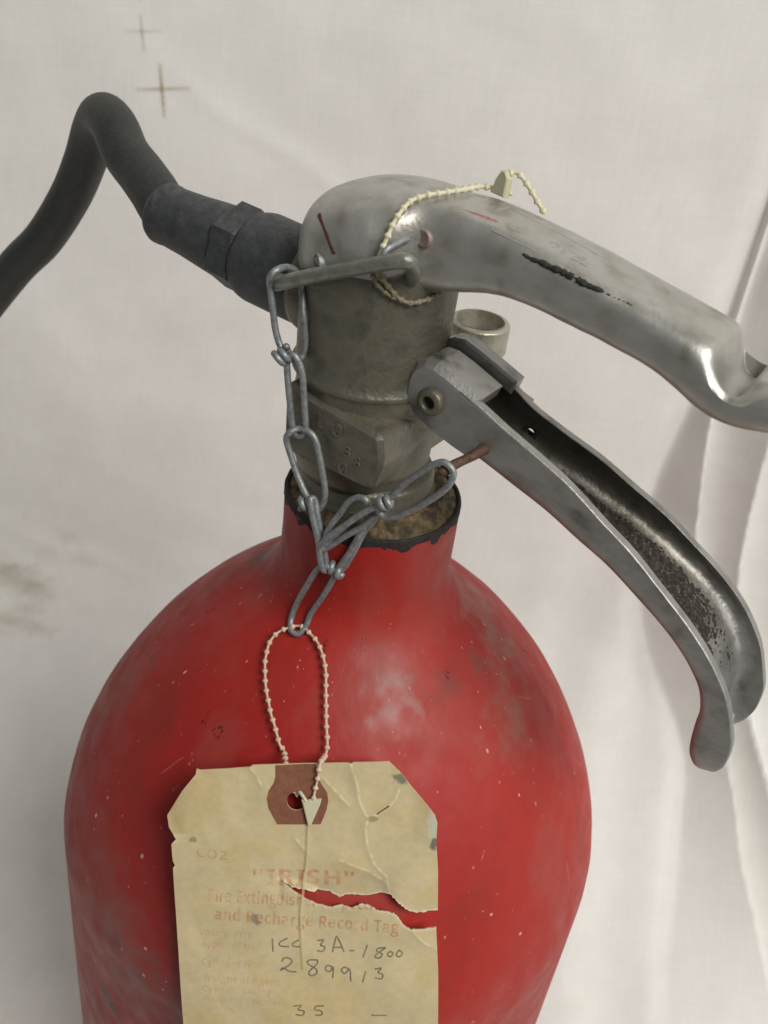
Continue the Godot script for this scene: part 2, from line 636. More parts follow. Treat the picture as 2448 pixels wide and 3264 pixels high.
func make_body(root: Node3D) -> void:
	var prof := []
	prof.append(Vector2(40.0, -LIFT + 4.0))
	prof.append(Vector2(58.0, -LIFT + 1.0))
	prof.append(Vector2(63.0, -LIFT + 2.5))
	prof.append(Vector2(66.0, -LIFT + 9.0))
	for i in 12:
		prof.append(Vector2(66.0, lerpf(-LIFT + 12.0, -96.0, i / 11.0)))
	var y := -94.0
	while body_radius(y) > 26.0:
		prof.append(Vector2(body_radius(y), y))
		y += 1.0
	# fillet from the shoulder up into the neck
	var a := Vector2(body_radius(y), y)
	for i in range(1, 11):
		var t := i / 10.0
		var b := Vector2(18.4, -22.0)
		var c := Vector2(18.1, -14.5)
		prof.append(a.lerp(b, t).lerp(b.lerp(c, t), t))
	for q in [[18.0, -8.0], [18.05, -2.5], [18.1, -1.2]]:
		prof.append(Vector2(q[0], q[1]))
	var mb := MB.new()
	var sides := 144
	var rows := prof.size()
	var run := 0.0
	for j in rows:
		if j:
			run += prof[j].distance_to(prof[j - 1])
		for k in sides + 1:
			var f := TAU * k / sides          # the seam is at the back
			var dir := Vector3(-sin(f), 0, -cos(f))
			var r: float = prof[j].x
			var yy: float = prof[j].y
			# hammered unevenness of old painted steel, and a shallow dent by the neck
			var bump := 0.0
			if yy > -200.0 and yy < -3.0:
				bump = 0.22 * noise.get_noise_3d(dir.x * r * 0.05, yy * 0.05, dir.z * r * 0.05)
				var q := Vector3(dir.x * r, yy, dir.z * r)
				bump -= 0.8 * exp(-q.distance_squared_to(Vector3(-22.5, -20.5, 0.0)) / 9.0)
				bump += 0.45 * exp(-q.distance_squared_to(Vector3(-19.5, -19.5, 4.0)) / 8.0)
				bump -= 0.5 * exp(-q.distance_squared_to(Vector3(24.0, -26.0, 8.0)) / 14.0)
				bump -= 0.35 * exp(-q.distance_squared_to(Vector3(8.0, -37.0, 35.5)) / 4.0)
			mb.add(wv(dir.x * (r + bump), yy, dir.z * (r + bump)), Vector2(f / TAU, run))
	for j in rows - 1:
		for k in sides:
			var q := j * (sides + 1) + k
			mb.quad(q, q + sides + 1, q + sides + 2, q + 1)
	for k in mb.uv.size():
		mb.uv[k].y = 1.0 - mb.uv[k].y / run
	mb.smooth()
	for j in rows:          # the two ends of each ring are one place
		var p := j * (sides + 1)
		var s := (mb.n[p] + mb.n[p + sides]).normalized()
		mb.n[p] = s
		mb.n[p + sides] = s
	var m := StandardMaterial3D.new()
	m.resource_name = "red_paint"
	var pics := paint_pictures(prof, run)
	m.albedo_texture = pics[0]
	m.roughness = 1.0
	m.roughness_texture = pics[1]
	m.metallic_specular = 0.42
	m.normal_enabled = true
	m.normal_texture = noise_tex(0.03, [], 4, 31, 1024, true, 2.5)
	m.normal_scale = 0.25
	part("cylinder", mb, m, root)

	# the black edge of the neck and the rusty thread inside it
	mb = MB.new()
	var ring := []
	for i in 14:
		var f := TAU * i / 14
		ring.append(Vector2(17.6 + 0.55 * cos(f), -0.6 + 0.85 * sin(f)))
	var rows2 := []
	for p in ring:
		var row := []
		for k in 96:
			var f := TAU * k / 96
			var r: float = p.x + 0.16 * noise.get_noise_2d(cos(f) * 3.0 + p.x, sin(f) * 3.0 + p.y)
			var yy: float = p.y - (3.4 * absf(noise.get_noise_2d(cos(f) * 2.6, sin(f) * 2.6 + 7.0)) if p.y < -0.5 else 0.0)
			row.append(wv(cos(f) * r, yy, sin(f) * r))
		rows2.append(row)
	mb.grid(rows2, true, true)
	part("neck_rim", mb, M.black_rim, root)
	mb = MB.new()
	lathe(mb, [Vector2(17.6, -2.0), Vector2(17.3, -0.4), Vector2(16.2, 0.6), Vector2(15.4, 1.0), Vector2(15.2, 1.9), Vector2(14.5, 2.2), Vector2(14.3, 2.8), Vector2(6.0, 3.0)], wv(0, 0, 0), Vector3.UP, 80)
	part("rusty_thread", mb, M.rust, root)


func paint_pictures(prof: Array, run: float) -> Array:
	var w := 1600
	var h := 1280
	var img := Image.create(w, h, false, Image.FORMAT_RGB8)
	var gloss := Image.create(w / 2, h / 2, false, Image.FORMAT_L8)
	var f := FastNoiseLite.new()
	f.seed = 40
	f.frequency = 1.0
	f.fractal_octaves = 4
	# rubbed and dusty places on the shoulder; low left, the cloth's reflection painted in
	var scuffs_and_reflection := [[Vector3(-42, -86, 50), 16.0, Color(0.19, 0.085, 0.075), 0.42], [Vector3(-33, -98, 57), 15.0, Color(0.16, 0.075, 0.068), 0.5], [Vector3(25.4, -28.0, -4.0), 9.0, Color(0.30, 0.14, 0.11), 0.75], [Vector3(32, -33, 6), 8.0, Color(0.26, 0.12, 0.09), 0.7], [Vector3(34.6, -40, 19), 9.0, Color(0.24, 0.11, 0.085), 0.6], [Vector3(8, -26, 27), 8.0, Color(0.22, 0.09, 0.08), 0.7], [Vector3(9, -30.5, 29), 6.0, Color(0.36, 0.19, 0.18), 0.7], [Vector3(20, -30, 22), 5.0, Color(0.15, 0.045, 0.03), 0.6], [Vector3(27, -31, 14), 4.0, Color(0.15, 0.06, 0.045), 0.8], [Vector3(-23, -25, -6), 6.0, Color(0.12, 0.03, 0.02), 0.8], [Vector3(-45, -116, 50), 5.0, Color(0.06, 0.03, 0.03), 0.9]]
	var plain_red := Color(0.26, 0.018, 0.014).linear_to_srgb()
	gloss.fill(Color(0.5, 0.5, 0.5))
	var at := 0
	var gone := 0.0
	for j in range(h - 1, -1, -1):        # rows run from the neck down, the profile from the base up
		var along := run * (1.0 - float(j) / h)
		while at < prof.size() - 2 and gone + prof[at].distance_to(prof[at + 1]) < along:
			gone += prof[at].distance_to(prof[at + 1])
			at += 1
		var q: Vector2 = prof[at].lerp(prof[at + 1], clampf((along - gone) / maxf(prof[at].distance_to(prof[at + 1]), 0.001), 0.0, 1.0))
		for i in w:
			var a := TAU * i / w
			var p := Vector3(-sin(a) * q.x, q.y, -cos(a) * q.x)
			if q.y < -190.0:
				img.set_pixel(i, j, plain_red)
				continue
			var big := f.get_noise_3d(p.x * 0.012, p.y * 0.012, p.z * 0.012)
			var c := Color(0.32 + 0.04 * big, 0.017 + 0.005 * big, 0.013)
			var d := f.get_noise_3d(p.x * 0.035 + 50.0, p.y * 0.02, p.z * 0.035)
			if d > 0.12:      # dusty, chalky bloom
				c = c.lerp(Color(0.26, 0.09, 0.07), clampf((d - 0.12) * 0.8, 0.0, 0.22))
			elif d < -0.25:
				c = c.lerp(Color(0.15, 0.022, 0.015), clampf((-d - 0.25) * 1.0, 0.0, 0.3))
			for z in (scuffs_and_reflection if p.y > -140.0 and p.z > -25.0 else []):
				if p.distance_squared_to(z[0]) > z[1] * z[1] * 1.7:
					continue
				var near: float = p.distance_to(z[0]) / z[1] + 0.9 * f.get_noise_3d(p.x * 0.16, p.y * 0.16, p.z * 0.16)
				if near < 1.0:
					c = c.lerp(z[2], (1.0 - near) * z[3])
			img.set_pixel(i, j, c.linear_to_srgb())
			if i % 2 == 0 and j % 2 == 0:
				var g := 0.54 + 0.16 * f.get_noise_3d(p.x * 0.11, p.y * 0.11 + 20.0, p.z * 0.11)
				gloss.set_pixel(i / 2, j / 2, Color(g, g, g))
	# specks of pale paint, chips and fine scratches
	var pale := Color(0.62, 0.40, 0.36).linear_to_srgb()
	for k in 1300:
		var i := rng.randi_range(4, w - 5)
		var j := rng.randi_range(int(h * 0.03), int(h * 0.6))
		var s: int = [1, 1, 1, 1, 2, 2, 3][rng.randi_range(0, 6)]
		var c := pale.lerp(Color(0.58, 0.2, 0.17), rng.randf_range(0.0, 0.75))
		img.fill_rect(Rect2i(i, j, s, maxi(1, s - rng.randi_range(0, 1))), c)
	for k in 26:
		var i := rng.randi_range(20, w - 40)
		var j := rng.randi_range(int(h * 0.06), int(h * 0.5))
		var dir := Vector2.from_angle(rng.randf_range(0.4, 2.6)) * rng.randf_range(6.0, 26.0)
		for t in 40:
			var p := Vector2(i, j) + dir * t / 40.0
			img.set_pixel(clampi(int(p.x), 0, w - 1), clampi(int(p.y), 0, h - 1), pale.lerp(Color(0.5, 0.15, 0.12), 0.55))
	for k in 24:
		var i := rng.randi_range(20, w - 40)
		var j := rng.randi_range(int(h * 0.04), int(h * 0.5))
		for t in 10:
			var c := Color(0.17, 0.09, 0.07).lerp(Color(0.40, 0.08, 0.06), rng.randf())
			img.fill_rect(Rect2i(i + rng.randi_range(-6, 6), j + rng.randi_range(-4, 4), rng.randi_range(1, 2), rng.randi_range(1, 2)), c)
	return [ImageTexture.create_from_image(img), ImageTexture.create_from_image(gloss)]


func make_valve(root: Node3D) -> void:
	var mb := MB.new()
	lathe(mb, [Vector2(0.5, 6.0), Vector2(12.4, 6.4), Vector2(12.6, 7.6), Vector2(13.7, 10.2), Vector2(13.9, 11.4), Vector2(13.8, 23.0), Vector2(13.6, 24.6), Vector2(13.8, 26.6), Vector2(14.3, 27.4), Vector2(14.75, 27.9), Vector2(14.7, 28.6), Vector2(14.1, 29.3), Vector2(14.0, 31.0), Vector2(14.2, 44.0), Vector2(14.3, 50.0), Vector2(13.0, 54.0), Vector2(0.5, 55.0)], wv(-3.8, 0, 0.6), Vector3.UP, 96)
	var valve := part("valve_body", mb, M.valve, root)
	mb = MB.new()
	lathe(mb, [Vector2(13.9, 0.4), Vector2(14.0, 2.2), Vector2(13.7, 2.7), Vector2(13.2, 3.2), Vector2(13.0, 6.2), Vector2(12.4, 7.4), Vector2(8.0, 7.6)], wv(-1.4, 0, 0.2), Vector3.UP, 72)
	part("valve_base", mb, M.valve, valve)
	# flat cast pad on the front, with its raised marks
	mb = MB.new()
	var pad := rounded(PackedVector2Array([Vector2(-11.6, 26.2), Vector2(10.2, 23.7), Vector2(11.2, 18.5), Vector2(9.4, 11.6), Vector2(-11.2, 11.9)]), 1.4)
	slab(mb, pad, -12.0, 16.9, 0.9, hv)
	var plate := part("cast_pad", mb, M.valve, valve)
	mb = MB.new()
	for q in [["I", -2.4, 16.2, 2.2], ["3", 2.8, 16.9, 2.3], ["8", 5.2, 15.7, 2.3], ["O", 1.9, 12.8, 2.7], ["L", -3.4, 20.2, 3.0], ["O", -0.4, 20.0, 2.8]]:
		letters(mb, q[0], q[3], q[1], q[2], -0.03, func(x: float, y: float, z: float) -> Vector3: return hv(x, y, 16.88 + z), 0.25)
	part("cast_mark", mb, M.valve, plate)
	# outlet boss towards the hose
	mb = MB.new()
	lathe(mb, [Vector2(0.3, 8.0), Vector2(9.6, 8.0), Vector2(9.6, 14.0), Vector2(9.2, 15.2), Vector2(0.3, 15.4)], hv(-3.0, 39.4, 1.2), -HU, 48)
	part("outlet_boss", mb, M.valve, root)
	# ring clip behind the valve
	mb = MB.new()
	var rows := []
	for p in [Vector2(5.0, 0.3), Vector2(5.3, 0.0), Vector2(6.0, 0.0), Vector2(6.35, -0.5), Vector2(6.35, -6.0), Vector2(6.0, -6.6), Vector2(5.3, -6.6), Vector2(5.0, -6.0)]:
		var row := []
		for k in 48:
			var f := TAU * k / 48
			row.append(wv(17.2 + cos(f) * p.x, 30.0 + p.y, -22.4 + sin(f) * p.x))
		rows.append(row)
	mb.grid(rows, true, true)
	var clip := part("ring_clip", mb, M.ring, root, "small pale metal ring behind the valve")
	mb = MB.new()
	slab(mb, PackedVector2Array([Vector2(3, 24.0), Vector2(18.2, 24.5), Vector2(18.2, 29.0), Vector2(3, 29.4)]), -1.6, 1.6, 0.5, func(x: float, y: float, z: float) -> Vector3: return wv(x * 0.78 + z * 0.7, y, -x * 0.98 + 1.0 + z * 0.55))
	part("clip_arm", mb, M.ring, clip)


func rounded(p: PackedVector2Array, r: float) -> PackedVector2Array:
	var o := PackedVector2Array()
	var n := p.size()
	for i in n:
		var a := p[i] + (p[(i - 1 + n) % n] - p[i]).normalized() * r
		var b := p[i] + (p[(i + 1) % n] - p[i]).normalized() * r
		for k in 5:
			var t := k / 4.0
			o.append(a.lerp(p[i], t).lerp(p[i].lerp(b, t), t))
	return o


# letters as thin raised shapes, placed by a function of x, y and height
func letters(mb: MB, text: String, size: float, x0: float, y0: float, turn: float, place: Callable, thick: float, serif := false) -> void:
	var tm := text_mesh(text, serif)
	var arr := tm.surface_get_arrays(0)
	var v: PackedVector3Array = arr[Mesh.ARRAY_VERTEX]
	var id = arr[Mesh.ARRAY_INDEX]
	var box := tm.get_aabb()
	var k := size / maxf(box.size.y, 0.001)
	var f := mb.v.size()
	for p in v:
		var q := Vector2((p.x - box.position.x) * k, (p.y - box.position.y) * k).rotated(turn)
		mb.add(place.call(x0 + q.x, y0 + q.y, thick if p.z > 0.0 else -0.1))
	if id == null or id.size() == 0:
		for i in v.size():
			mb.idx.append(f + i)
	else:
		for i in id:
			mb.idx.append(f + i)


var text_cache := {}
func text_mesh(text: String, serif := false) -> TextMesh:
	var key := text + str(serif)
	if not text_cache.has(key):
		var font := SystemFont.new()
		font.font_names = PackedStringArray(["Droid Serif" if serif else "Droid Sans"])
		var tm := TextMesh.new()
		tm.font = font
		font.font_weight = 700
		tm.font_size = 32
		tm.pixel_size = 0.1
		tm.depth = 0.2
		tm.curve_step = 1.0
		tm.text = text
		text_cache[key] = tm
	return text_cache[key]


# ------------------------------------------------------------------ upper handle
const TOP := [[-18.2, 47.0], [-17.2, 53.0], [-14.0, 58.3], [-10.0, 60.8], [-5.0, 62.2], [1.0, 63.0], [10.0, 63.4], [15.0, 63.4], [22.0, 62.7], [33.0, 61.1], [43.0, 59.2], [52.0, 57.5], [57.0, 56.5], [60.0, 55.2], [63.0, 53.7], [67.0, 54.0], [71.0, 54.6], [75.0, 53.8], [79.0, 50.0]]
const LOW := [[-18.2, 42.0], [3.0, 42.0], [6.0, 45.5], [8.0, 47.0], [11.0, 48.3], [15.8, 49.7], [21.6, 51.4], [27.5, 51.8], [35.3, 51.2], [43.0, 50.3], [50.3, 49.1], [54.2, 47.7], [58.1, 46.0], [61.7, 45.3], [65.0, 45.4], [68.0, 46.1], [73.0, 47.3], [79.0, 49.0]]
const WIDE := [[5.0, 12.5], [6.5, 10.8], [8.0, 9.4], [10.0, 8.5], [13.0, 8.1], [30.0, 8.0], [45.0, 8.2], [55.0, 8.6], [62.0, 9.2], [70.0, 10.0], [75.0, 9.5], [79.0, 6.0]]
const BOXY := [[-18.2, 2.6], [3.0, 2.7], [9.0, 2.9], [14.0, 3.5], [50.0, 3.4], [60.0, 2.9], [79.0, 2.4]]


func handle_half(s: float) -> float:
	return sqrt(maxf(0.0, 225.0 - (s + 3.2) * (s + 3.2))) if s < 5.0 else herm(WIDE, s)


func make_top_handle(root: Node3D) -> void:
	var st := []
	for i in 16:
		st.append(-3.2 - 14.98 * cos(PI / 2 * i / 16.0))
	var s := -3.2
	while s < 78.9:
		st.append(s)
		s += 0.55 if s > 54.0 and s < 74.0 else 0.9
	st.append(79.0)
	var mb := MB.new()
	var rows := []
	var sides := 96
	for q in st:
		var w := maxf(handle_half(q), 0.15)
		var t := herm(TOP, q)
		var b := herm(LOW, q)
		var n := herm(BOXY, q)
		var row := []
		for k in sides:
			var f := TAU * k / sides
			var cx := cos(f)
			var cy := sin(f)
			var nn := n + (1.2 * smoothstep(6.0, 14.0, q) if cy < 0.0 else 0.0)     # its lower edges are crisper
			var d := 1.9 + w * signf(cx) * pow(absf(cx), 2.0 / nn)
			var up := signf(cy) * pow(absf(cy), 2.0 / nn)
			var y := (t + b) / 2.0 + (t - b) / 2.0 * up
			if q > 55.0 and up > 0.0:
				# the finger groove across the end: closed by a round wall on the near side
				var near := 1.0 - smoothstep(8.0, 9.6, d)
				y -= (5.2 * exp(-pow(absf(q - 61.8) / 2.6, 4.0)) * near + 2.4 * exp(-pow(absf(q - 62.4) / 3.4, 2.6)) * (1.0 - near)) * smoothstep(0.0, 0.6, up)
			if q > 8.0:
				y += 0.12 * noise.get_noise_2d(q * 0.12, d * 0.12)
			row.append(hv(q, y, d))
		rows.append(row)
	mb.grid(rows, true)
	mb.fan(rows[0], true)
	mb.fan(rows[rows.size() - 1])
	var handle := part("squeeze_handle", mb, M.cast, root, "upper grey cast handle with rounded head and finger groove")
	# gouge full of dirt along its near upper edge
	mb = MB.new()
	var run := []
	for q in [[26.6, 7.45], [28.2, 7.5], [29.8, 7.4], [31.4, 7.42], [33.0, 7.3], [34.4, 7.32], [35.6, 7.25], [36.8, 7.3], [38.4, 7.25], [40.0, 7.1], [41.8, 7.1], [43.6, 6.9], [45.4, 6.85]]:
		run.append(top_point(q[0], q[1], -0.16))
	var line := spline(run, 5)
	var rad := []
	for i in line.size():
		var t := float(i) / line.size()
		rad.append((0.24 + 0.30 * sin(PI * pow(t, 0.7)) + 0.30 * noise.get_noise_1d(i * 0.57)) * (0.35 if t > 0.46 and t < 0.52 else 1.0) * (0.5 if t > 0.75 else 1.0))
	tube(mb, line, rad, 8)
	part("gouge", mb, M.dark, handle, "dark dirty gouge along the handle's edge")
	# red index slot, small hollow pin, rivet
	mb = MB.new()
	tube(mb, spline(pts([-14.75, 57.15, 7.6, -13.83, 56.36, 9.36, -12.83, 55.18, 11.04, -12.13, 54.08, 11.84, -11.53, 53.18, 12.44]), 4), 0.52, 8)
	part("index_mark", mb, M.red_mark, handle, "dark red painted index slot on the head")
	mb = MB.new()
	var out := (HN * 0.83 - HU * 0.55).normalized()
	lathe(mb, [Vector2(0.95, -0.8), Vector2(1.5, -0.8), Vector2(1.5, 0.35), Vector2(1.3, 0.5), Vector2(0.95, 0.35)], wv(-14.1, 50.4, 10.7), out, 24, true)
	part("hollow_pin", mb, M.zinc, handle)
	mb = MB.new()
	lathe(mb, [Vector2(0.02, 0.02), Vector2(0.95, 0.02), Vector2(0.96, -0.3), Vector2(0.02, -0.4)], wv(-14.1, 50.4, 10.7), out, 20)
	part("pin_hole", mb, M.dark, handle)
	mb = MB.new()
	lathe(mb, [Vector2(1.5, -0.9), Vector2(1.5, 0.15), Vector2(1.3, 0.32), Vector2(1.05, 0.2), Vector2(0.05, 0.18)], wv(2.6, 57.8, 13.9), (HN + HU * -0.12 + Vector3(0, 0.1, 0)).normalized(), 28)
	part("rivet", mb, M.rivet, handle, "pinkish rivet head on the handle's cheek")
	# red paint trace and the engraved frame on top
	mb = MB.new()
	patch_on_top(mb, 13.2, 19.8, 7.2, 1.0, 0.05)
	part("paint_trace", mb, M.red_trace, handle, "faded red paint trace on top of the handle")
	mb = MB.new()
	var fr := []
	for q in [[18.0, -2.0], [17.4, 1.4], [20.2, 6.6], [26.0, 6.6], [34.0, 6.4]]:
		fr.append(top_point(q[0], q[1], -0.05))
	tube(mb, fr, 0.16, 6)
	fr = []
	for q in [[18.0, -2.0], [24.0, -1.6], [30.0, -1.3], [35.0, -1.0]]:
		fr.append(top_point(q[0], q[1], -0.05))
	tube(mb, fr, 0.13, 6)
	letters(mb, "Alrover", 3.0, 21.6, -4.6, 0.0, func(x: float, y: float, z: float) -> Vector3: return top_point(x + (y + 4.6) * 0.35, -y, minf(z, 0.0) + 0.03), 0.0, true)
	part("engraving", mb, M.engraved, handle, "faint engraved frame and script on the handle")


# a point on the handle's flat top; across is how far it lies towards the camera
func top_point(s: float, across: float, lift: float) -> Vector3:
	var w := handle_half(s)
	var t := herm(TOP, s)
	var b := herm(LOW, s)
	var n := herm(BOXY, s)
	var k := clampf(absf(across) / w, 0.0, 0.98)
	return hv(s, (t + b) / 2.0 + (t - b) / 2.0 * pow(1.0 - pow(k, n), 1.0 / n) + lift, 1.9 + across)


func patch_on_top(mb: MB, s0: float, s1: float, across: float, half: float, lift: float) -> void:
	var rows := []
	for i in 13:
		var t := i / 12.0
		var s := lerpf(s0, s1, t)
		var wid := half * (0.3 + 0.9 * sin(PI * pow(t, 0.6))) * (1.0 + 0.5 * noise.get_noise_1d(i * 0.8))
		rows.append([top_point(s, across - 2.0 - wid - t * 0.7, lift - 0.1), top_point(s, across - 2.0 - t * 0.7, lift), top_point(s, across - 2.0 + wid - t * 0.7, lift - 0.1)])
	mb.grid(rows)


# ------------------------------------------------------------------ lower lever
# stations along the lever: near top s, y; near bottom s, y; near d; far d
const LEVER := [
	[20.0, 34.0, 15.6, 25.0, 9.0, -3.8], [24.7, 32.3, 19.5, 23.3, 9.0, -3.8], [29.5, 30.3, 25.6, 21.9, 9.0, -3.2], [36.2, 27.9, 32.6, 19.9, 9.1, -3.6], [43.0, 25.2, 39.6, 17.9, 9.2, -4.8],
	[49.6, 21.7, 46.3, 15.4, 9.4, -6.2], [56.3, 18.3, 52.4, 13.3, 9.6, -7.4], [62.2, 14.5, 58.2, 10.5, 9.8, -8.4], [67.7, 10.9, 63.6, 7.7, 10.0, -9.2], [72.5, 7.0, 68.1, 4.6, 10.0, -9.8],
	[76.0, 3.3, 71.4, 1.4, 10.0, -10.0], [78.8, -0.6, 73.6, -1.6, 10.0, -10.0], [80.8, -5.1, 74.9, -5.4, 10.0, -10.0], [82.1, -8.6, 75.1, -9.2, 10.0, -9.9], [82.4, -12.2, 75.5, -13.2, 10.0, -9.6], [82.1, -14.4, 76.2, -15.9, 9.8, -9.2],
	[81.2, -16.2, 77.4, -17.4, 9.3, -8.2], [79.9, -17.3, 78.5, -17.8, 8.6, -7.2]]


func lever_station(t: float) -> Array:
	var i := clampi(int(t), 0, LEVER.size() - 2)
	var u := t - i
	var o := []
	for k in 6:
		var a: float = LEVER[maxi(i - 1, 0)][k]
		var b: float = LEVER[i][k]
		var c: float = LEVER[i + 1][k]
		var d: float = LEVER[mini(i + 2, LEVER.size() - 1)][k]
		o.append(cubic_interpolate(b, c, a, d, u))
	return o


# a grid with one opening, at row and column
func open_grid(mb: MB, rows: Array, column: int, row: int) -> void:
	var first := mb.v.size()
	var t := MB.new()
	t.grid(rows)
	var w: int = rows[0].size()
	var keep := PackedInt32Array()
	for q in t.idx.size() / 6:
		if not ((q / (w - 1) == row or q / (w - 1) == row + 1) and q % (w - 1) == column):
			keep.append_array(t.idx.slice(q * 6, q * 6 + 6))
	t.idx = keep
	merge(mb, t)


func make_lever(root: Node3D) -> void:
	var mb := MB.new()
	var inner := MB.new()
	var steps := 80
	var hole_at := 10        # a small drilled hole through the far wall
	var outer_rows := []
	var inner_rows := []
	var th := 1.7
	for j in steps + 1:
		var t := (LEVER.size() - 1.0) * j / steps
		var q := lever_station(t)
		var n: float = q[4]
		var f: float = q[5]
		var mk := func(d: float, h: float) -> Vector3:
			return hv(lerpf(q[2], q[0], h), lerpf(q[3], q[1], h), d)
		var wob := 0.06 * noise.get_noise_1d(j * 0.5)
		var rim_n: float = n - th + wob
		var rim_f: float = f + th - wob
		outer_rows.append([mk.call(rim_n, 0.985), mk.call(rim_n + 0.15, 1.0), mk.call(n - 0.25, 1.0), mk.call(n, 0.965), mk.call(n, 0.93), mk.call(n, 0.6), mk.call(n, 0.3), mk.call(n - 0.35, 0.12), mk.call(n - 1.1, 0.03), mk.call(n - 2.2, 0.0), mk.call(lerpf(n, f, 0.5), -0.01), mk.call(f + 2.2, 0.0), mk.call(f + 1.1, 0.03), mk.call(f + 0.35, 0.12), mk.call(f, 0.3), mk.call(f, 0.44), mk.call(f, 0.58), mk.call(f, 0.93), mk.call(f, 0.965), mk.call(f + 0.25, 1.0), mk.call(rim_f - 0.15, 1.0), mk.call(rim_f, 0.985)])
		inner_rows.append([mk.call(rim_f, 0.985), mk.call(rim_f, 0.78), mk.call(rim_f + 0.1, 0.62), mk.call(rim_f + 0.45, 0.48), mk.call(rim_f + 1.3, 0.34), mk.call(rim_f + 2.9, 0.24), mk.call(lerpf(rim_n, rim_f, 0.5), 0.2), mk.call(rim_n - 2.9, 0.24), mk.call(rim_n - 1.3, 0.34), mk.call(rim_n - 0.45, 0.48), mk.call(rim_n, 0.72), mk.call(rim_n, 0.985)])
	open_grid(mb, outer_rows, 15, hole_at)
	open_grid(inner, inner_rows, 2, hole_at)
	# grime lies along the floor of the channel, thick in the middle and gone at the far end
	# the two ends of the channel's metal
	for e in [0, steps]:
		var a: Array = outer_rows[e]
		var b: Array = inner_rows[e]
		var k := MB.new()
		k.grid([[a[0], a[3], a[5], a[7], a[9], a[10], a[11], a[13], a[16], a[18], a[21]], [b[11], b[11], b[10], b[9], b[7], b[6], b[5], b[3], b[1], b[0], b[0]]])
		k.flat()
		merge(mb, k)
	var lever := part("carrying_lever", mb, M.lever, root, "lower grey channel-shaped lever, dirty inside")
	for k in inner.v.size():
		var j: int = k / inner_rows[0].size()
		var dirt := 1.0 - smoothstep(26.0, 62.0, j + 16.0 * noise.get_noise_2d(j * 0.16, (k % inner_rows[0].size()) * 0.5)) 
		inner.col[k] = Color(1, 1, 1).lerp(Color(0.34, 0.32, 0.285), clampf(dirt, 0.0, 1.0))  # grime plus the deep channel's shade, both painted into the vertex colour
	var grime_and_shade: StandardMaterial3D = M.lever.duplicate()
	grime_and_shade.resource_name = "grimy_shaded_lever_metal"
	grime_and_shade.vertex_color_use_as_albedo = true
	grime_and_shade.roughness = 0.42
	part("channel_wall", inner, grime_and_shade, lever, "grimy inner walls of the lever with channel shade painted in")
	# caked dirt on the channel's floor, thick and crumbly, thinning out to crumbs at the far end
	mb = MB.new()
	var rows := []
	var k0 := 8
	var k1 := 56
	var fine := 4
	for j in range(k0 * fine, k1 * fine + 1):
		var lo := j / fine
		var u := float(j % fine) / fine
		var hi := mini(lo + 1, steps)
		var a: Vector3 = inner_rows[lo][4].lerp(inner_rows[hi][4], u)
		var b: Vector3 = inner_rows[lo][8].lerp(inner_rows[hi][8], u)
		var c: Vector3 = inner_rows[lo][6].lerp(inner_rows[hi][6], u)
		var up: Vector3 = ((inner_rows[lo][0] - inner_rows[lo][4]) as Vector3).normalized()
		var row := []
		var along := float(j - k0 * fine) / ((k1 - k0) * fine)
		for i in 49:
			var t := i / 48.0
			var p := a.lerp(c, t * 2.0) if t < 0.5 else c.lerp(b, t * 2.0 - 1.0)
			var cover := 0.42 + 0.5 * noise.get_noise_2d(j * 0.06, i * 0.11) + 0.9 * noise.get_noise_2d(j * 0.27 + 0.13, i * 0.31 + 0.4)
			cover -= smoothstep(0.5, 1.0, along) * 1.0 + 1.1 * pow(absf(t - 0.55) * 2.0, 3.0)
			p += up * (clampf(cover, -0.6, 0.7) * 0.75 + rng.randf_range(-0.06, 0.06)) * MM
			row.append(p)
		rows.append(row)
	mb.grid(rows)
	part("caked_dirt", mb, M.dirt, lever, "dark caked dirt inside the lever")
	# knuckle round the pivot: two cheeks and a slotted top
	mb = MB.new()
	var cheek := PackedVector2Array([Vector2(23.4, 32.0), Vector2(17.2, 34.3), Vector2(14.1, 35.3), Vector2(12.3, 35.2), Vector2(11.0, 34.4), Vector2(10.2, 33.2), Vector2(9.8, 31.6), Vector2(9.8, 29.8), Vector2(10.4, 28.1), Vector2(11.5, 26.6), Vector2(13.1, 25.5), Vector2(15.2, 24.4), Vector2(17.0, 23.9), Vector2(20.2, 23.0), Vector2(24.6, 22.0), Vector2(28.2, 30.6)])
	slab(mb, cheek, 7.2, 9.02, 0.02, hv)
	slab(mb, cheek, -4.4, -2.6, 0.3, hv)
	var cap := PackedVector2Array([Vector2(23.8, 33.4), Vector2(17.6, 35.7), Vector2(14.2, 36.7), Vector2(12.0, 36.6), Vector2(10.2, 35.6), Vector2(9.1, 33.8), Vector2(8.6, 31.8), Vector2(8.6, 29.6), Vector2(9.3, 27.4), Vector2(10.8, 25.6), Vector2(12.8, 24.5), Vector2(15.0, 24.2), Vector2(15.2, 31.6), Vector2(17.3, 33.0), Vector2(23.0, 31.2)])
	slab(mb, cap, -0.3, 9.0, 1.1, hv)
	var cap2 := PackedVector2Array([Vector2(25.4, 34.0), Vector2(17.6, 36.9), Vector2(14.0, 38.0), Vector2(11.4, 37.6), Vector2(9.7, 36.0), Vector2(10.9, 32.6), Vector2(14.0, 34.9), Vector2(17.3, 33.6), Vector2(24.6, 31.2)])
	slab(mb, cap2, -4.6, -1.1, 0.4, hv)
	part("pivot_knuckle", mb, M.lever, lever)
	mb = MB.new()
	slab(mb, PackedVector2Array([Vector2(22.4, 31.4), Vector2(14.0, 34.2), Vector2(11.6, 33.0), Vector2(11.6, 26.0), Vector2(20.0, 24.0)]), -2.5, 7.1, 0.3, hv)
	part("shade_block", mb, M.dark, lever)  # dark-coloured block stands in for the shade in the opening under the cap
	# hollow pivot bolt
	mb = MB.new()
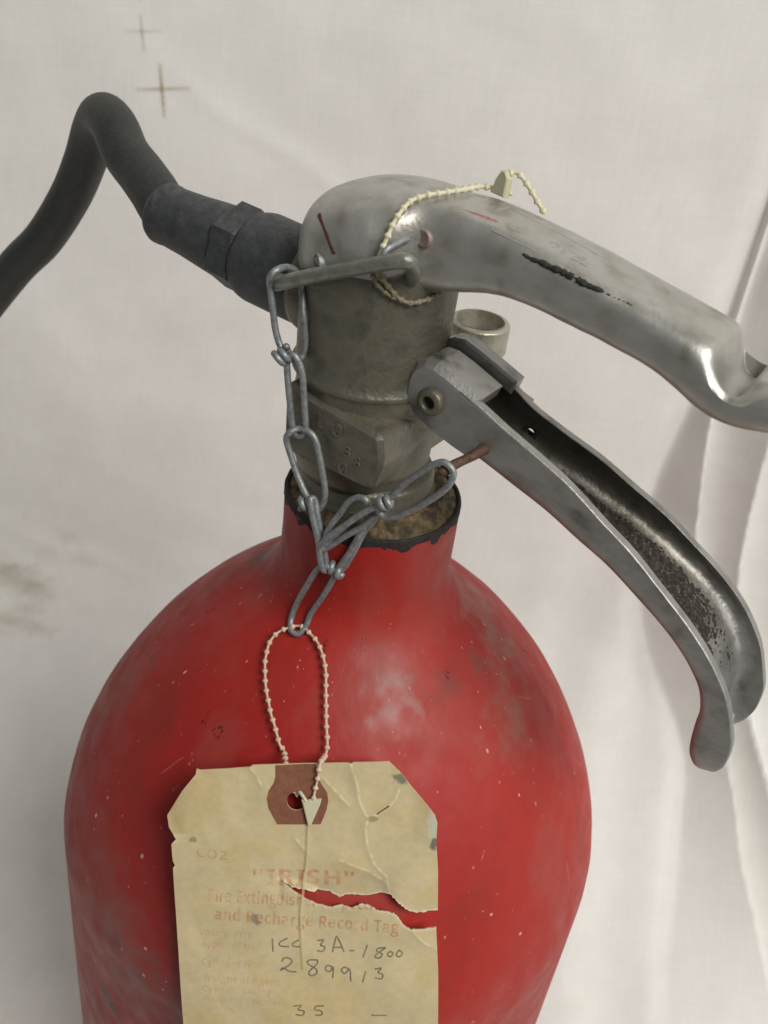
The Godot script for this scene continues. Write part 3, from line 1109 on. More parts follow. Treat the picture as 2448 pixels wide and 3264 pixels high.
	lathe(mb, [Vector2(1.15, -1.0), Vector2(1.15, 0.9), Vector2(1.5, 1.15), Vector2(2.3, 1.0), Vector2(2.55, 0.55), Vector2(2.55, -0.6)], hv(14.7, 29.8, 9.2), HN, 32)
	var bolt := part("pivot_bolt", mb, M.valve, lever)
	mb = MB.new()
	lathe(mb, [Vector2(1.2, 0.05), Vector2(0.05, -0.1)], hv(14.7, 29.8, 9.2), HN, 20)
	part("bolt_hole", mb, M.dark, bolt)
	# the rim that rounds the drilled hole
	var hs := lever_station((LEVER.size() - 1.0) * 11.0 / steps)
	mb = MB.new()
	lathe(mb, [Vector2(0.72, -0.3), Vector2(0.74, 0.08), Vector2(1.5, 0.08), Vector2(2.3, -0.1)], hv(lerpf(hs[2], hs[0], 0.53), lerpf(hs[3], hs[1], 0.53), hs[5] + th + 0.02), HN, 24)
	part("hole_rim", mb, M.dark, lever)
	# rusty hook that the chain hangs on
	mb = MB.new()
	tube(mb, spline(pts([19.4, 23.2, 16.3, 17.9, 25.0, 21.3, 15.9, 24.7, 23.6, 13.2, 24.2, 26.0, 11.3, 23.2, 27.2]), 6), [1.05, 1.05, 1.05, 1.05, 1.05, 1.05, 1.12, 1.05, 1.0, 1.0, 0.95, 0.92, 0.9, 0.88, 0.86, 0.86, 0.86, 0.88, 0.9, 0.92, 0.95, 1.0, 1.02, 1.05, 1.05], 12)
	part("rusty_hook", mb, M.rusty_rod, lever, "short rusty rod sticking out of the lever")


# ------------------------------------------------------------------ hose
func make_hose(root: Node3D) -> void:
	var mb := MB.new()
	var line := spline(pts([-240.0, -343.0, -60.0, -230.0, -260.0, -110.0, -205.0, -180.0, -122.0, -178.0, -110.0, -122.0, -152.0, -62.0, -115.0, -130.0, -31.0, -105.0, -109.3, -4.2, -94.3, -97.7, 8.6, -88.6, -88.0, 22.7, -83.2, -81.7, 34.3, -77.9, -77.2, 43.7, -72.2, -72.7, 49.2, -64.9, -67.5, 49.6, -56.0, -62.9, 46.5, -48.2, -57.9, 44.6, -41.7, -53.5, 43.1, -35.4, -48.8, 41.0, -29.0, -42.0, 40.6, -24.4]), 6)
	tube(mb, line, 5.15, 28)
	part("hose", mb, M.hose, root, "black rubber hose rising in an arch and falling behind")
	var a := wv(-49.6, 41.2, -28.9)
	var b := wv(-20.1, 39.3, -11.0)
	var ax := (b - a).normalized()
	mb = MB.new()
	lathe(mb, [Vector2(4.9, -0.6), Vector2(5.9, -0.6), Vector2(6.25, 0.1), Vector2(6.25, 1.4), Vector2(6.05, 2.0), Vector2(6.4, 8.0), Vector2(7.0, 14.0), Vector2(7.3, 17.6), Vector2(6.9, 18.6), Vector2(3.0, 18.8)], a, ax, 48)
	var ferrule := part("hose_coupling", mb, M.coupling, root)
	mb = MB.new()
	var hex := PackedVector2Array()
	for k in 6:
		hex.append(Vector2.from_angle(TAU * k / 6 + 0.35) * 8.7)
	var x := ax.cross(Vector3.UP).normalized()
	var y := ax.cross(x)
	slab(mb, hex, 17.6, 24.6, 1.0, func(u: float, v: float, d: float) -> Vector3: return a + (x * u + y * v + ax * d) * MM)
	part("hex_nut", mb, M.coupling, ferrule)
	mb = MB.new()
	lathe(mb, [Vector2(3.0, 24.0), Vector2(8.2, 24.2), Vector2(8.6, 25.0), Vector2(8.9, 26.5), Vector2(8.9, 33.0), Vector2(8.8, 40.6), Vector2(8.2, 41.6), Vector2(3.0, 42.0)], a, ax, 48)
	part("coupling_collar", mb, M.coupling, ferrule)


# ------------------------------------------------------------------ pin and chain
func wire(parent: Node3D, called: String, a: Array, r: float, closed: bool, mat: Material) -> MeshInstance3D:
	var mb := MB.new()
	tube(mb, spline(pts(a), 6, closed), r, 12, closed)
	return part(called, mb, mat, parent)


func coil(parent: Node3D, at: Vector3, axis: Vector3, radius: float, turns: float, length: float, r: float) -> void:
	var mb := MB.new()
	var x := axis.cross(Vector3(0.3, 0.2, 0.93)).normalized()
	var z := axis.cross(x)
	var line := []
	var n := int(turns * 18)
	for i in n + 1:
		var f := TAU * turns * i / n
		line.append(at + ((x * cos(f) + z * sin(f)) * radius + axis * length * (float(i) / n - 0.5)) * MM)
	tube(mb, line, r, 10)
	part("knot", mb, M.zinc, parent)


func make_pin_and_chain() -> void:
	var pin := thing("locking_pin", wv(-10, 50, 14), "thick grey bent wire pin stuck through the upper handle's cheek", "pin")
	wire(pin, "pin_loop", [1.0, 48.5, 10.0, 1.8, 52.2, 15.1, 1.1, 55.2, 18.6, -1.0, 55.6, 19.4, -9.8, 51.3, 15.3, -17.8, 46.7, 10.5, -20.6, 44.9, 8.3, -21.6, 43.4, 5.2, -21.6, 42.4, 1.0], 1.32, false, M.pin)
	wire(pin, "pin_shank", [2.5, 57.6, 9.5, 1.1, 57.4, 12.2, -1.0, 57.0, 14.6, -2.8, 56.4, 16.6, -3.5, 55.2, 17.2], 0.62, false, M.zinc)
	var chain := thing("safety_chain", wv(-12, -20, 16), "grey galvanised wire chain of knotted links hanging from the pin to the hook", "chain")
	var r := 0.62
	wire(chain, "link", [-22.3, 43.8, 8.2, -21.6, 40.2, 8.6, -21.0, 37.0, 9.0, -20.2, 34.6, 9.4, -19.3, 33.1, 10.0, -18.5, 32.3, 10.5, -17.2, 31.4, 9.5, -16.0, 31.9, 9.6, -15.6, 32.8, 9.3, -15.4, 35.0, 9.4, -15.8, 37.9, 9.2, -16.2, 40.1, 8.9, -16.9, 43.6, 7.2, -18.0, 46.2, 6.2, -19.6, 47.3, 7.0, -21.2, 47.5, 9.4, -22.2, 46.2, 9.8], r, true, M.zinc)
	coil(chain, wv(-18.9, 32.6, 11.0), Vector3(-0.7, -0.5, 0.2).normalized(), 1.15, 2.1, 2.6, r)
	wire(chain, "link", [-18.1, 29.8, 10.9, -17.3, 24.7, 11.4, -16.3, 19.5, 12.0, -15.8, 18.0, 12.3, -14.8, 17.7, 12.7, -13.9, 18.6, 13.0, -13.8, 20.3, 13.1, -14.5, 25.0, 12.5, -15.2, 29.8, 12.0, -16.2, 32.3, 11.6, -17.3, 33.2, 11.3, -18.2, 32.0, 10.9], r, true, M.zinc)
	wire(chain, "link", [-16.6, 18.5, 13.4, -17.1, 16.7, 13.1, -15.8, 13.4, 13.8, -14.3, 10.2, 14.7, -12.4, 7.3, 16.0, -10.9, 5.2, 16.4, -9.7, 4.8, 16.5, -8.9, 7.0, 16.4, -9.0, 9.3, 16.2, -9.6, 11.8, 15.8, -10.6, 15.4, 15.2, -11.6, 18.3, 14.6, -12.9, 19.5, 13.9, -14.9, 19.4, 12.8], r, true, M.zinc)
	coil(chain, wv(-12.3, 5.6, 16.4), Vector3(0.9, 0.35, 0.1).normalized(), 1.0, 1.9, 2.6, r)
	wire(chain, "link", [-11.4, 7.2, 17.6, -10.5, 4.0, 18.6, -9.1, -0.1, 19.6, -8.4, -4.0, 19.9, -7.8, -6.4, 19.9, -7.1, -7.6, 19.0, -7.2, -6.2, 18.7, -8.2, -1.4, 18.6, -9.7, 3.8, 17.9, -10.6, 6.9, 16.9], r, true, M.zinc)
	coil(chain, wv(-5.5, -7.0, 19.0), Vector3(0.82, -0.3, 0.3).normalized(), 0.85, 2.2, 3.4, r)
	wire(chain, "link", [-7.1, -6.4, 19.2, -8.8, -8.2, 18.3, -10.9, -14.2, 17.2, -12.3, -18.8, 16.4, -13.1, -22.3, 17.0, -12.8, -23.8, 19.0, -11.2, -23.9, 19.7, -9.9, -22.3, 18.8, -9.2, -19.6, 18.0, -7.1, -14.1, 18.7, -5.5, -9.2, 19.0, -5.6, -7.2, 19.3], r, true, M.zinc)
	wire(chain, "link", [-5.2, -7.7, 19.0, -4.2, -5.1, 19.3, -2.8, -1.5, 19.6, -1.1, 3.9, 19.9, 0.2, 7.4, 20.0, 0.9, 7.2, 20.0, 0.5, 5.6, 19.8, -0.7, 3.3, 19.5, -2.2, -1.9, 19.3, -3.7, -6.2, 19.0], r, true, M.zinc)
	wire(chain, "link", [-7.6, -2.0, 19.4, -4.2, 1.9, 20.1, -1.1, 5.2, 20.7, 0.7, 7.8, 21.1, 2.3, 9.6, 21.4, 3.3, 11.8, 22.2, 2.9, 12.6, 22.5, 1.4, 11.4, 22.4, -1.4, 8.9, 21.9, -4.9, 4.6, 21.2, -8.0, 0.6, 20.4, -8.6, -1.2, 19.8], r, true, M.zinc)
	wire(chain, "link", [-8.1, -0.8, 19.4, -7.2, 3.1, 19.4, -5.6, 6.1, 19.0, -4.2, 9.3, 19.4, -2.4, 11.0, 20.1, -0.9, 10.8, 20.9, -1.3, 8.3, 20.2, -4.0, 4.5, 19.6, -6.8, 0.1, 19.2], r, true, M.zinc)
	coil(chain, wv(2.2, 12.4, 22.9), Vector3(0.8, 0.5, 0.2).normalized(), 0.95, 1.8, 2.6, r)
	wire(chain, "link", [3.3, 14.0, 23.0, 5.1, 17.6, 24.0, 7.5, 21.3, 25.5, 9.4, 23.8, 26.6, 11.2, 25.0, 27.4, 12.8, 23.9, 28.2, 12.6, 21.7, 28.4, 11.3, 19.0, 27.6, 9.1, 15.7, 26.3, 6.3, 12.2, 24.8, 3.8, 9.9, 23.6, 2.2, 9.5, 22.8, 1.4, 10.9, 22.4], r, true, M.zinc)


# ------------------------------------------------------------------ beaded plastic seals
func beads(mb: MB, ctrl: Array, pitch: float, thin: float, fat: float, sides := 10) -> void:
	var fine := spline(ctrl, 14)
	var run := 0.0
	var line := [fine[0]]
	var at := [0.0]
	for i in range(1, fine.size()):
		run += fine[i].distance_to(fine[i - 1]) / MM
		line.append(fine[i])
		at.append(run)
	var total := run
	var n := int(total / 0.16)
	var out := []
	var rad := []
	var k := 0
	for i in n + 1:
		var d := total * i / n
		while k < at.size() - 2 and at[k + 1] < d:
			k += 1
		var t: float = (d - at[k]) / maxf(at[k + 1] - at[k], 1e-6)
		out.append(line[k].lerp(line[k + 1], t))
		var ph := absf(fposmod(d / pitch, 1.0) - 0.5) * 2.0
		rad.append(lerpf(fat, thin, clampf((ph - 0.06) / 0.5, 0.0, 1.0)))
	tube(mb, out, rad, sides)


func make_seals() -> void:
	var s := thing("seal_cord", wv(3, 50, 14), "ivory beaded plastic seal looped round the upper handle and pin", "seal cord")
	var mb := MB.new()
	beads(mb, pts([16.0, 64.1, 4.6, 13.6, 64.3, 3.6, 11.1, 64.3, 3.4, 9.1, 64.3, 5.4, 7.4, 64.3, 7.2, 6.0, 64.2, 8.2, 4.4, 64.0, 9.2, 2.8, 63.8, 10.0, 1.3, 63.4, 10.6, -0.1, 62.9, 11.6, -1.1, 62.1, 13.0, -1.8, 61.2, 14.1, -2.4, 60.1, 14.8, -3.0, 58.4, 15.8, -3.5, 56.8, 16.4, -3.9, 55.2, 16.6]), 1.72, 0.36, 0.66)
	part("beaded_cord", mb, M.plastic, s)
	mb = MB.new()
	beads(mb, pts([-3.9, 55.2, 16.6, -4.0, 53.8, 16.6, -3.6, 52.0, 16.3, -2.9, 50.9, 16.2, -2.2, 50.0, 15.8, -1.1, 48.8, 15.5, 0.2, 47.6, 15.1, 1.8, 47.0, 14.6, 3.4, 47.0, 13.6, 5.1, 47.3, 12.4, 6.5, 47.6, 10.0]), 1.72, 0.36, 0.62)
	part("beaded_cord", mb, M.grimy, s, "grimy part of the cord below the pin")
	mb = MB.new()
	beads(mb, pts([-5.0, 52.0, 15.6, -4.5, 50.8, 15.7, -3.6, 49.6, 15.6, -2.0, 48.4, 15.5, -0.4, 47.6, 15.1, 1.2, 47.0, 14.4]), 1.72, 0.30, 0.5)
	part("beaded_cord", mb, M.grimy, s, "grimy lower strand of the seal")
	mb = MB.new()
	var o := wv(14.2, 64.2, 4.2)
	var bx := Vector3(0.75, -0.1, 0.65).normalized()
	var bz := Vector3(-0.62, 0.2, 0.75).normalized()
	slab(mb, PackedVector2Array([Vector2(-1.4, -0.8), Vector2(1.6, -0.6), Vector2(1.3, 2.6), Vector2(0.5, 3.6), Vector2(-0.4, 3.5), Vector2(-1.1, 1.6)]), -0.9, 0.9, 0.25, func(u: float, v: float, d: float) -> Vector3: return o + (bx * u + Vector3(0.1, 0.97, 0.1) * v + bz * d) * MM)
	part("clasp", mb, M.clasp, s)
	mb = MB.new()
	beads(mb, pts([14.6, 67.0, 4.6, 16.2, 67.6, 4.6, 17.6, 66.8, 5.4, 18.9, 65.6, 6.4, 20.3, 64.1, 7.4, 21.4, 63.0, 8.0]), 1.7, 0.35, 0.62)
	part("loose_end", mb, M.plastic, s)


# ------------------------------------------------------------------ paper tag
const TAG_O := Vector3(-4.82, -46.30, 48.96)
const TAG_U := Vector3(0.9914, 0.1173, -0.0572)
const TAG_V := Vector3(-0.1305, 0.8911, -0.4346)
const TAG_N := Vector3(0.0, 0.4384, 0.8988)
# slit torn in from the right edge, upper lip and lower lip
const LIP_UP := [Vector2(-4.9, -10.2), Vector2(-2.3, -11.9), Vector2(0.3, -12.5), Vector2(2.6, -12.9), Vector2(5.0, -13.2), Vector2(6.8, -14.4), Vector2(8.1, -13.8), Vector2(10.2, -14.0), Vector2(12.4, -14.1), Vector2(14.4, -13.5), Vector2(16.3, -13.4), Vector2(17.4, -14.4), Vector2(18.5, -15.4), Vector2(19.8, -16.6), Vector2(21.8, -17.2), Vector2(23.8, -16.9), Vector2(25.7, -16.7)]
const LIP_LOW := [Vector2(25.4, -20.1), Vector2(23.0, -20.4), Vector2(20.4, -20.4), Vector2(19.0, -19.4), Vector2(18.2, -18.0), Vector2(17.2, -17.1), Vector2(15.8, -16.7), Vector2(14.2, -16.6), Vector2(13.2, -15.9), Vector2(12.4, -15.4), Vector2(10.7, -15.2), Vector2(9.2, -16.0), Vector2(7.2, -15.5), Vector2(4.6, -15.9), Vector2(2.2, -15.2), Vector2(-0.4, -13.8), Vector2(-2.5, -12.2)]
const CREASES := [[Vector2(9.0, 13.0), Vector2(10.3, 8.8), Vector2(10.7, 5.6), Vector2(11.8, 2.9), Vector2(12.6, 2.3), Vector2(11.8, 0.6), Vector2(12.2, -3.5), Vector2(13.5, -7.1), Vector2(15.7, -9.7), Vector2(16.5, -13.4)], [Vector2(2.8, 11.4), Vector2(8.6, 4.9)], [Vector2(18.1, 7.7), Vector2(17.6, 6.2), Vector2(16.4, 4.6), Vector2(14.2, 3.0), Vector2(12.6, 2.3)], [Vector2(7.0, -6.2), Vector2(12.4, -8.5), Vector2(16.2, -11.4)], [Vector2(-9.8, 12.3), Vector2(-8.4, 10.0), Vector2(-7.8, 8.6)], [Vector2(-1.4, -2.0), Vector2(0.9, -4.9)], [Vector2(21.0, -21.0), Vector2(23.0, -23.2), Vector2(25.6, -25.0)], [Vector2(-25.0, -2.0), Vector2(-22.6, -1.6)]]


func crease_height(p: Vector2) -> float:
	var h := 0.0
	for c in CREASES:
		for i in c.size() - 1:
			var q := Geometry2D.get_closest_point_to_segment(p, c[i], c[i + 1])
			var d := p.distance_to(q)
			if d < 4.0:
				h = maxf(h, 0.24 * exp(-d / 1.2))
	return h


func lip_distance(p: Vector2) -> float:
	var best := 9.0
	for l in [LIP_UP, LIP_LOW]:
		for i in l.size() - 1:
			best = minf(best, p.distance_to(Geometry2D.get_closest_point_to_segment(p, l[i], l[i + 1])))
	return best


func crease_distance(p: Vector2) -> float:
	var best := 9.0
	if p.x < -2.0 and p.y < 5.0 and p.x > -20.0:
		return best
	for c in CREASES:
		for i in c.size() - 1:
			best = minf(best, p.distance_to(Geometry2D.get_closest_point_to_segment(p, c[i], c[i + 1])))
	return best


func tag_point(u: float, v: float, lift := 0.0) -> Vector3:
	var p := Vector2(u, v)
	var w := 0.0
	w += crease_height(p)
	w += 0.30 * noise.get_noise_2d(u * 0.06 + 30.0, v * 0.06)
	w -= 0.010 * maxf(0.0, absf(u) - 8.0) * maxf(0.0, absf(u) - 8.0) * 0.22
	# the flap above the tear curls back, its middle pressed in; the corner below the tear lifts
	var flap := smoothstep(-6.0, -14.0, v) * smoothstep(-7.0, 0.0, u) * smoothstep(18.5, 14.0, u) * (1.0 if v > -14.9 else 0.0)
	if v > tear_middle(u):
		w -= 1.1 * flap
	elif u > 0.0:
		w += 0.35 * smoothstep(-26.0, -18.0, v) * smoothstep(6.0, 22.0, u)
	w += 0.9 * smoothstep(20.0, 26.0, u) * smoothstep(-4.0, 2.0, v)
	w -= 0.6 * smoothstep(-22.0, -26.0, u) * smoothstep(-6.0, 2.0, v)
	# lower down the card bends to hang more upright
	var low := maxf(0.0, -v - 30.0)
	w -= low * low * 0.006
	var q := TAG_O + TAG_U * u + TAG_V * v + TAG_N * (w + lift)
	return wv(q.x, q.y, q.z)


func tear_middle(u: float) -> float:
	if u < -4.0:
		return -100.0
	if u < 17.0:
		return lerpf(-10.5, -15.0, smoothstep(-4.0, 8.0, u))
	return lerpf(-15.0, -18.8, smoothstep(17.0, 21.0, u))


func make_tag() -> void:
	var root := thing("paper_tag", wv(-4.8, -95, 75), "torn yellowed inspection tag with handwriting hanging on the red cylinder", "paper tag")
	var outline := PackedVector2Array([Vector2(-19.4, 11.5), Vector2(-14.0, 11.9), Vector2(-9.8, 12.3), Vector2(-9.4, 12.7), Vector2(-5.0, 12.8), Vector2(3.2, 13.0), Vector2(8.6, 13.2), Vector2(9.0, 13.0), Vector2(9.6, 13.3), Vector2(16.2, 13.4), Vector2(18.4, 11.2), Vector2(20.6, 8.2), Vector2(24.9, 2.9), Vector2(25.4, 1.4), Vector2(25.3, -2.8), Vector2(25.7, -9.0)])
	var up := PackedVector2Array(LIP_UP)
	up.reverse()
	outline.append_array(up)
	outline.append_array(roughen(LIP_LOW, true))
	# the run of the slit's lower lip is listed from the edge inwards, so the outline doubles back here
	var shape := PackedVector2Array()
	shape.append_array(outline.slice(0, 16))
	shape.append_array(roughen(up, true))
	var low := PackedVector2Array(LIP_LOW)
	low.reverse()
	shape.append_array(roughen(low, true))
	shape.append_array(PackedVector2Array([Vector2(25.5, -22.0), Vector2(25.9, -29.6), Vector2(26.0, -40.0), Vector2(26.0, -84.0), Vector2(20.0, -89.0), Vector2(-18.0, -89.5), Vector2(-24.0, -84.0), Vector2(-24.2, -40.5), Vector2(-24.4, -29.9), Vector2(-24.7, -20.0), Vector2(-25.0, -12.0), Vector2(-25.1, -8.4), Vector2(-24.7, -7.8), Vector2(-25.1, -7.0), Vector2(-25.3, -3.6), Vector2(-24.4, -2.6), Vector2(-25.0, -1.6), Vector2(-25.8, -0.4), Vector2(-26.1, 1.9), Vector2(-22.9, 7.2), Vector2(-20.2, 10.6), Vector2(-20.0, 11.7)]))
	var hole := PackedVector2Array()
	for k in 20:
		hole.append(Vector2(-1.2, 5.55) + Vector2.from_angle(TAU * k / 20) * 1.85)
	var mb := MB.new()
	sheet(mb, shape, hole, 1.0, 0.0, true)
	edge_wall(mb, shape, 0.0, 0.28)
	edge_wall(mb, hole, 0.0, 0.28)
	var m := StandardMaterial3D.new()
	m.resource_name = "yellowed_card"
	m.albedo_texture = tag_picture()
	m.roughness = 0.85
	m.metallic_specular = 0.25
	m.texture_repeat = false
	part("card", mb, m, root)
	# brown reinforcing patch round the eyelet hole, front side
	mb = MB.new()
	var patch := PackedVector2Array([Vector2(-5.1, 12.6), Vector2(2.6, 12.9), Vector2(2.7, 10.6), Vector2(3.6, 8.8), Vector2(4.6, 7.2), Vector2(4.8, 5.6), Vector2(4.5, 4.0), Vector2(3.9, 2.3), Vector2(3.3, 0.95), Vector2(-4.9, 0.8), Vector2(-5.7, 2.4), Vector2(-6.5, 4.0), Vector2(-6.8, 6.0), Vector2(-6.4, 7.6), Vector2(-5.4, 9.2), Vector2(-5.1, 10.4)])
	sheet(mb, patch, hole, 1.0, 0.07, false)
	edge_wall(mb, patch, 0.07, 0.12)
	var pm := worn("brown_patch", [[0.0, lin(0.15, 0.058, 0.032)], [0.5, lin(0.205, 0.080, 0.044)], [1.0, lin(0.25, 0.105, 0.058)]], 0.0, 0.9, 60.0, 0.4, 61, 0.02)
	part("eyelet_patch", mb, pm, root, "brown reinforcing patch round the tag's hole")

	# cord loop that ties the tag to the chain
	var s := thing("tag_cord", wv(-10, -30, 30), "pinkish beaded plastic loop tying the paper tag to the chain", "seal cord")
	mb = MB.new()
	var loop := pts([0.0, 0.0, 0.0])
	loop = [tag_point(-1.2, 6.2, -0.8), tag_point(-2.2, 8.6, -0.9), tag_point(-3.0, 11.0, -0.8), tag_point(-3.2, 12.6, -0.75)]
	loop += pts([-10.6, -37.6, 38.3, -11.5, -36.8, 37.7, -12.4, -35.7, 36.1, -13.3, -34.5, 34.5, -14.2, -33.5, 33.0, -14.9, -32.4, 31.4, -15.6, -31.5, 29.8, -16.2, -30.4, 28.1, -16.6, -29.4, 26.4, -17.0, -28.3, 24.4, -17.0, -27.2, 22.7, -16.8, -26.2, 21.1, -16.1, -25.2, 19.9, -14.9, -24.3, 19.0, -13.2, -23.4, 18.7, -11.8, -22.8, 18.6, -10.4, -22.6, 19.0, -9.0, -22.8, 20.2, -7.3, -23.3, 21.8, -6.1, -24.2, 23.5, -5.2, -25.3, 25.3, -4.6, -26.5, 27.1, -4.3, -27.7, 28.8, -4.0, -29.0, 30.5, -3.7, -30.2, 32.0, -3.4, -31.4, 33.6, -3.1, -32.7, 35.0, -2.7, -34.0, 36.4, -2.4, -35.1, 37.8, -2.5, -36.0, 39.6])
	loop.append(tag_point(3.4, 13.4, 0.9))
	loop.append(tag_point(2.9, 10.4, 0.7))
	loop.append(tag_point(2.4, 8.2, 0.7))
	loop.append(tag_point(2.1, 6.6, 0.9))
	beads(mb, loop, 1.98, 0.25, 0.60)
	part("beaded_cord", mb, M.pink, s)
	mb = MB.new()
	var tip := PackedVector2Array([Vector2(-0.2, 6.2), Vector2(0.6, 6.0), Vector2(1.8, 6.5), Vector2(2.6, 6.3), Vector2(3.6, 6.4), Vector2(3.3, 5.2), Vector2(1.5, 1.0), Vector2(0.95, 1.0), Vector2(0.3, 4.0)])
	slab(mb, tip, 0.35, 1.1, 0.2, func(u: float, v: float, d: float) -> Vector3: return tag_point(u, v, d))
	part("clasp", mb, M.clasp, s)
	mb = MB.new()
	var arm := []
	for q in [[0.6, 6.1, 0.9], [-0.1, 7.0, 0.6], [-0.55, 7.4, 0.3], [-0.9, 7.0, -0.4], [-1.0, 6.6, -0.8]]:
		arm.append(tag_point(q[0], q[1], q[2]))
	tube(mb, spline(arm, 4), 0.35, 8)
	part("clasp_loop", mb, M.clasp, s)
	mb = MB.new()
	var rows := []
	for q in [[1.2, 1.4, 0.6], [0.9, -3.0, 0.55], [0.7, -6.9, 0.6], [0.2, -10.0, 0.8], [-0.1, -12.8, 0.9], [-0.45, -17.0, 0.7], [-0.5, -20.8, 0.5], [-0.4, -25.0, 0.4], [-0.2, -28.8, 0.3]]:
		var row := []
		for e in [[-0.24, 0.0], [-0.24, 0.1], [0.24, 0.1], [0.24, 0.0]]:
			row.append(tag_point(q[0] + e[0], q[1], q[2] + e[1]))
		rows.append(row)
	mb.grid(rows, true)
	part("flat_tail", mb, M.clear, s, "long cloudy strip hanging down over the tag")


# a torn edge: the line broken up into small irregular steps
func roughen(p, fine: bool) -> PackedVector2Array:
	var o := PackedVector2Array()
	for i in p.size() - 1:
		var a: Vector2 = p[i]
		var b: Vector2 = p[i + 1]
		var n := 4 if fine else 2
		for k in n:
			var q := a.lerp(b, float(k) / n)
			if i > 0 or k > 0:
				q += Vector2(noise.get_noise_2d(q.x * 2.0, q.y * 2.0), noise.get_noise_2d(q.x * 2.0 + 40.0, q.y * 2.0)) * 0.28
			o.append(q)
	o.append(p[p.size() - 1])
	return o


# the part of a fine grid that lies inside an outline and outside a hole, bent onto the tag's surface
func sheet(mb: MB, shape: PackedVector2Array, hole: PackedVector2Array, cell: float, lift: float, both: bool) -> void:
	var box := Rect2(shape[0], Vector2.ZERO)
	for p in shape:
		box = box.expand(p)
	var cellsize := 0.5
	var seen := {}
	var f := MB.new()
	var put := func(p: Vector2) -> int:
		var key := Vector2i(roundi(p.x * 2000.0), roundi(p.y * 2000.0))
		if not seen.has(key):
			seen[key] = f.add(tag_point(p.x, p.y, lift), Vector2((p.x + 27.0) / 54.0, (14.0 - p.y) / 106.0))
		return seen[key]
	var y := floorf(box.position.y)
	while y < box.end.y:
		var step := cellsize if y >= -42.0 else 2.0
		var x := floorf(box.position.x)
		while x < box.end.x:
			var sq := PackedVector2Array([Vector2(x, y), Vector2(x + step, y), Vector2(x + step, y + step), Vector2(x, y + step)])
			for piece in Geometry2D.intersect_polygons(sq, shape):
				var rest := [piece]
				var near := Rect2(x - 1.0, y - 1.0, step + 2.0, step + 2.0)
				if near.intersects(Rect2(hole[10].x - 0.1, hole[10].y - 1.95, 3.9, 3.9)):
					rest = Geometry2D.clip_polygons(piece, hole)
				for r in rest:
					if Geometry2D.is_polygon_clockwise(r):
						continue
					var id := Geometry2D.triangulate_polygon(r)
					for i in range(0, id.size(), 3):
						var a: int = put.call(r[id[i]])
						var b: int = put.call(r[id[i + 1]])
						var c: int = put.call(r[id[i + 2]])
						if (f.v[c] - f.v[a]).cross(f.v[b] - f.v[a]).dot(TAG_N) < 0.0:
							f.tri(a, c, b)
						else:
							f.tri(a, b, c)
			x += step
		y += step
	f.smooth()
	var base := mb.v.size()
	merge(mb, f)
	if both:
		var back := mb.v.size()
		for i in f.v.size():
			mb.add(f.v[i] - f.n[i] * 0.28 * MM, f.uv[i])
		for i in range(0, f.idx.size(), 3):
			mb.tri(back + f.idx[i], back + f.idx[i + 2], back + f.idx[i + 1])


func edge_wall(mb: MB, shape: PackedVector2Array, lift: float, thick: float) -> void:
	var n := shape.size()
	for i in n:
		var a := shape[i]
		var b := shape[(i + 1) % n]
		var k := maxi(1, int(a.distance_to(b) / 1.0))
		for j in k:
			var p := a.lerp(b, float(j) / k)
			var q := a.lerp(b, float(j + 1) / k)
			var ids := []
			for e in [[p, lift], [q, lift], [q, lift - thick], [p, lift - thick]]:
				ids.append(mb.add(tag_point(e[0].x, e[0].y, e[1]), Vector2(0.02, 0.02)))
			mb.quad(ids[0], ids[1], ids[2], ids[3])


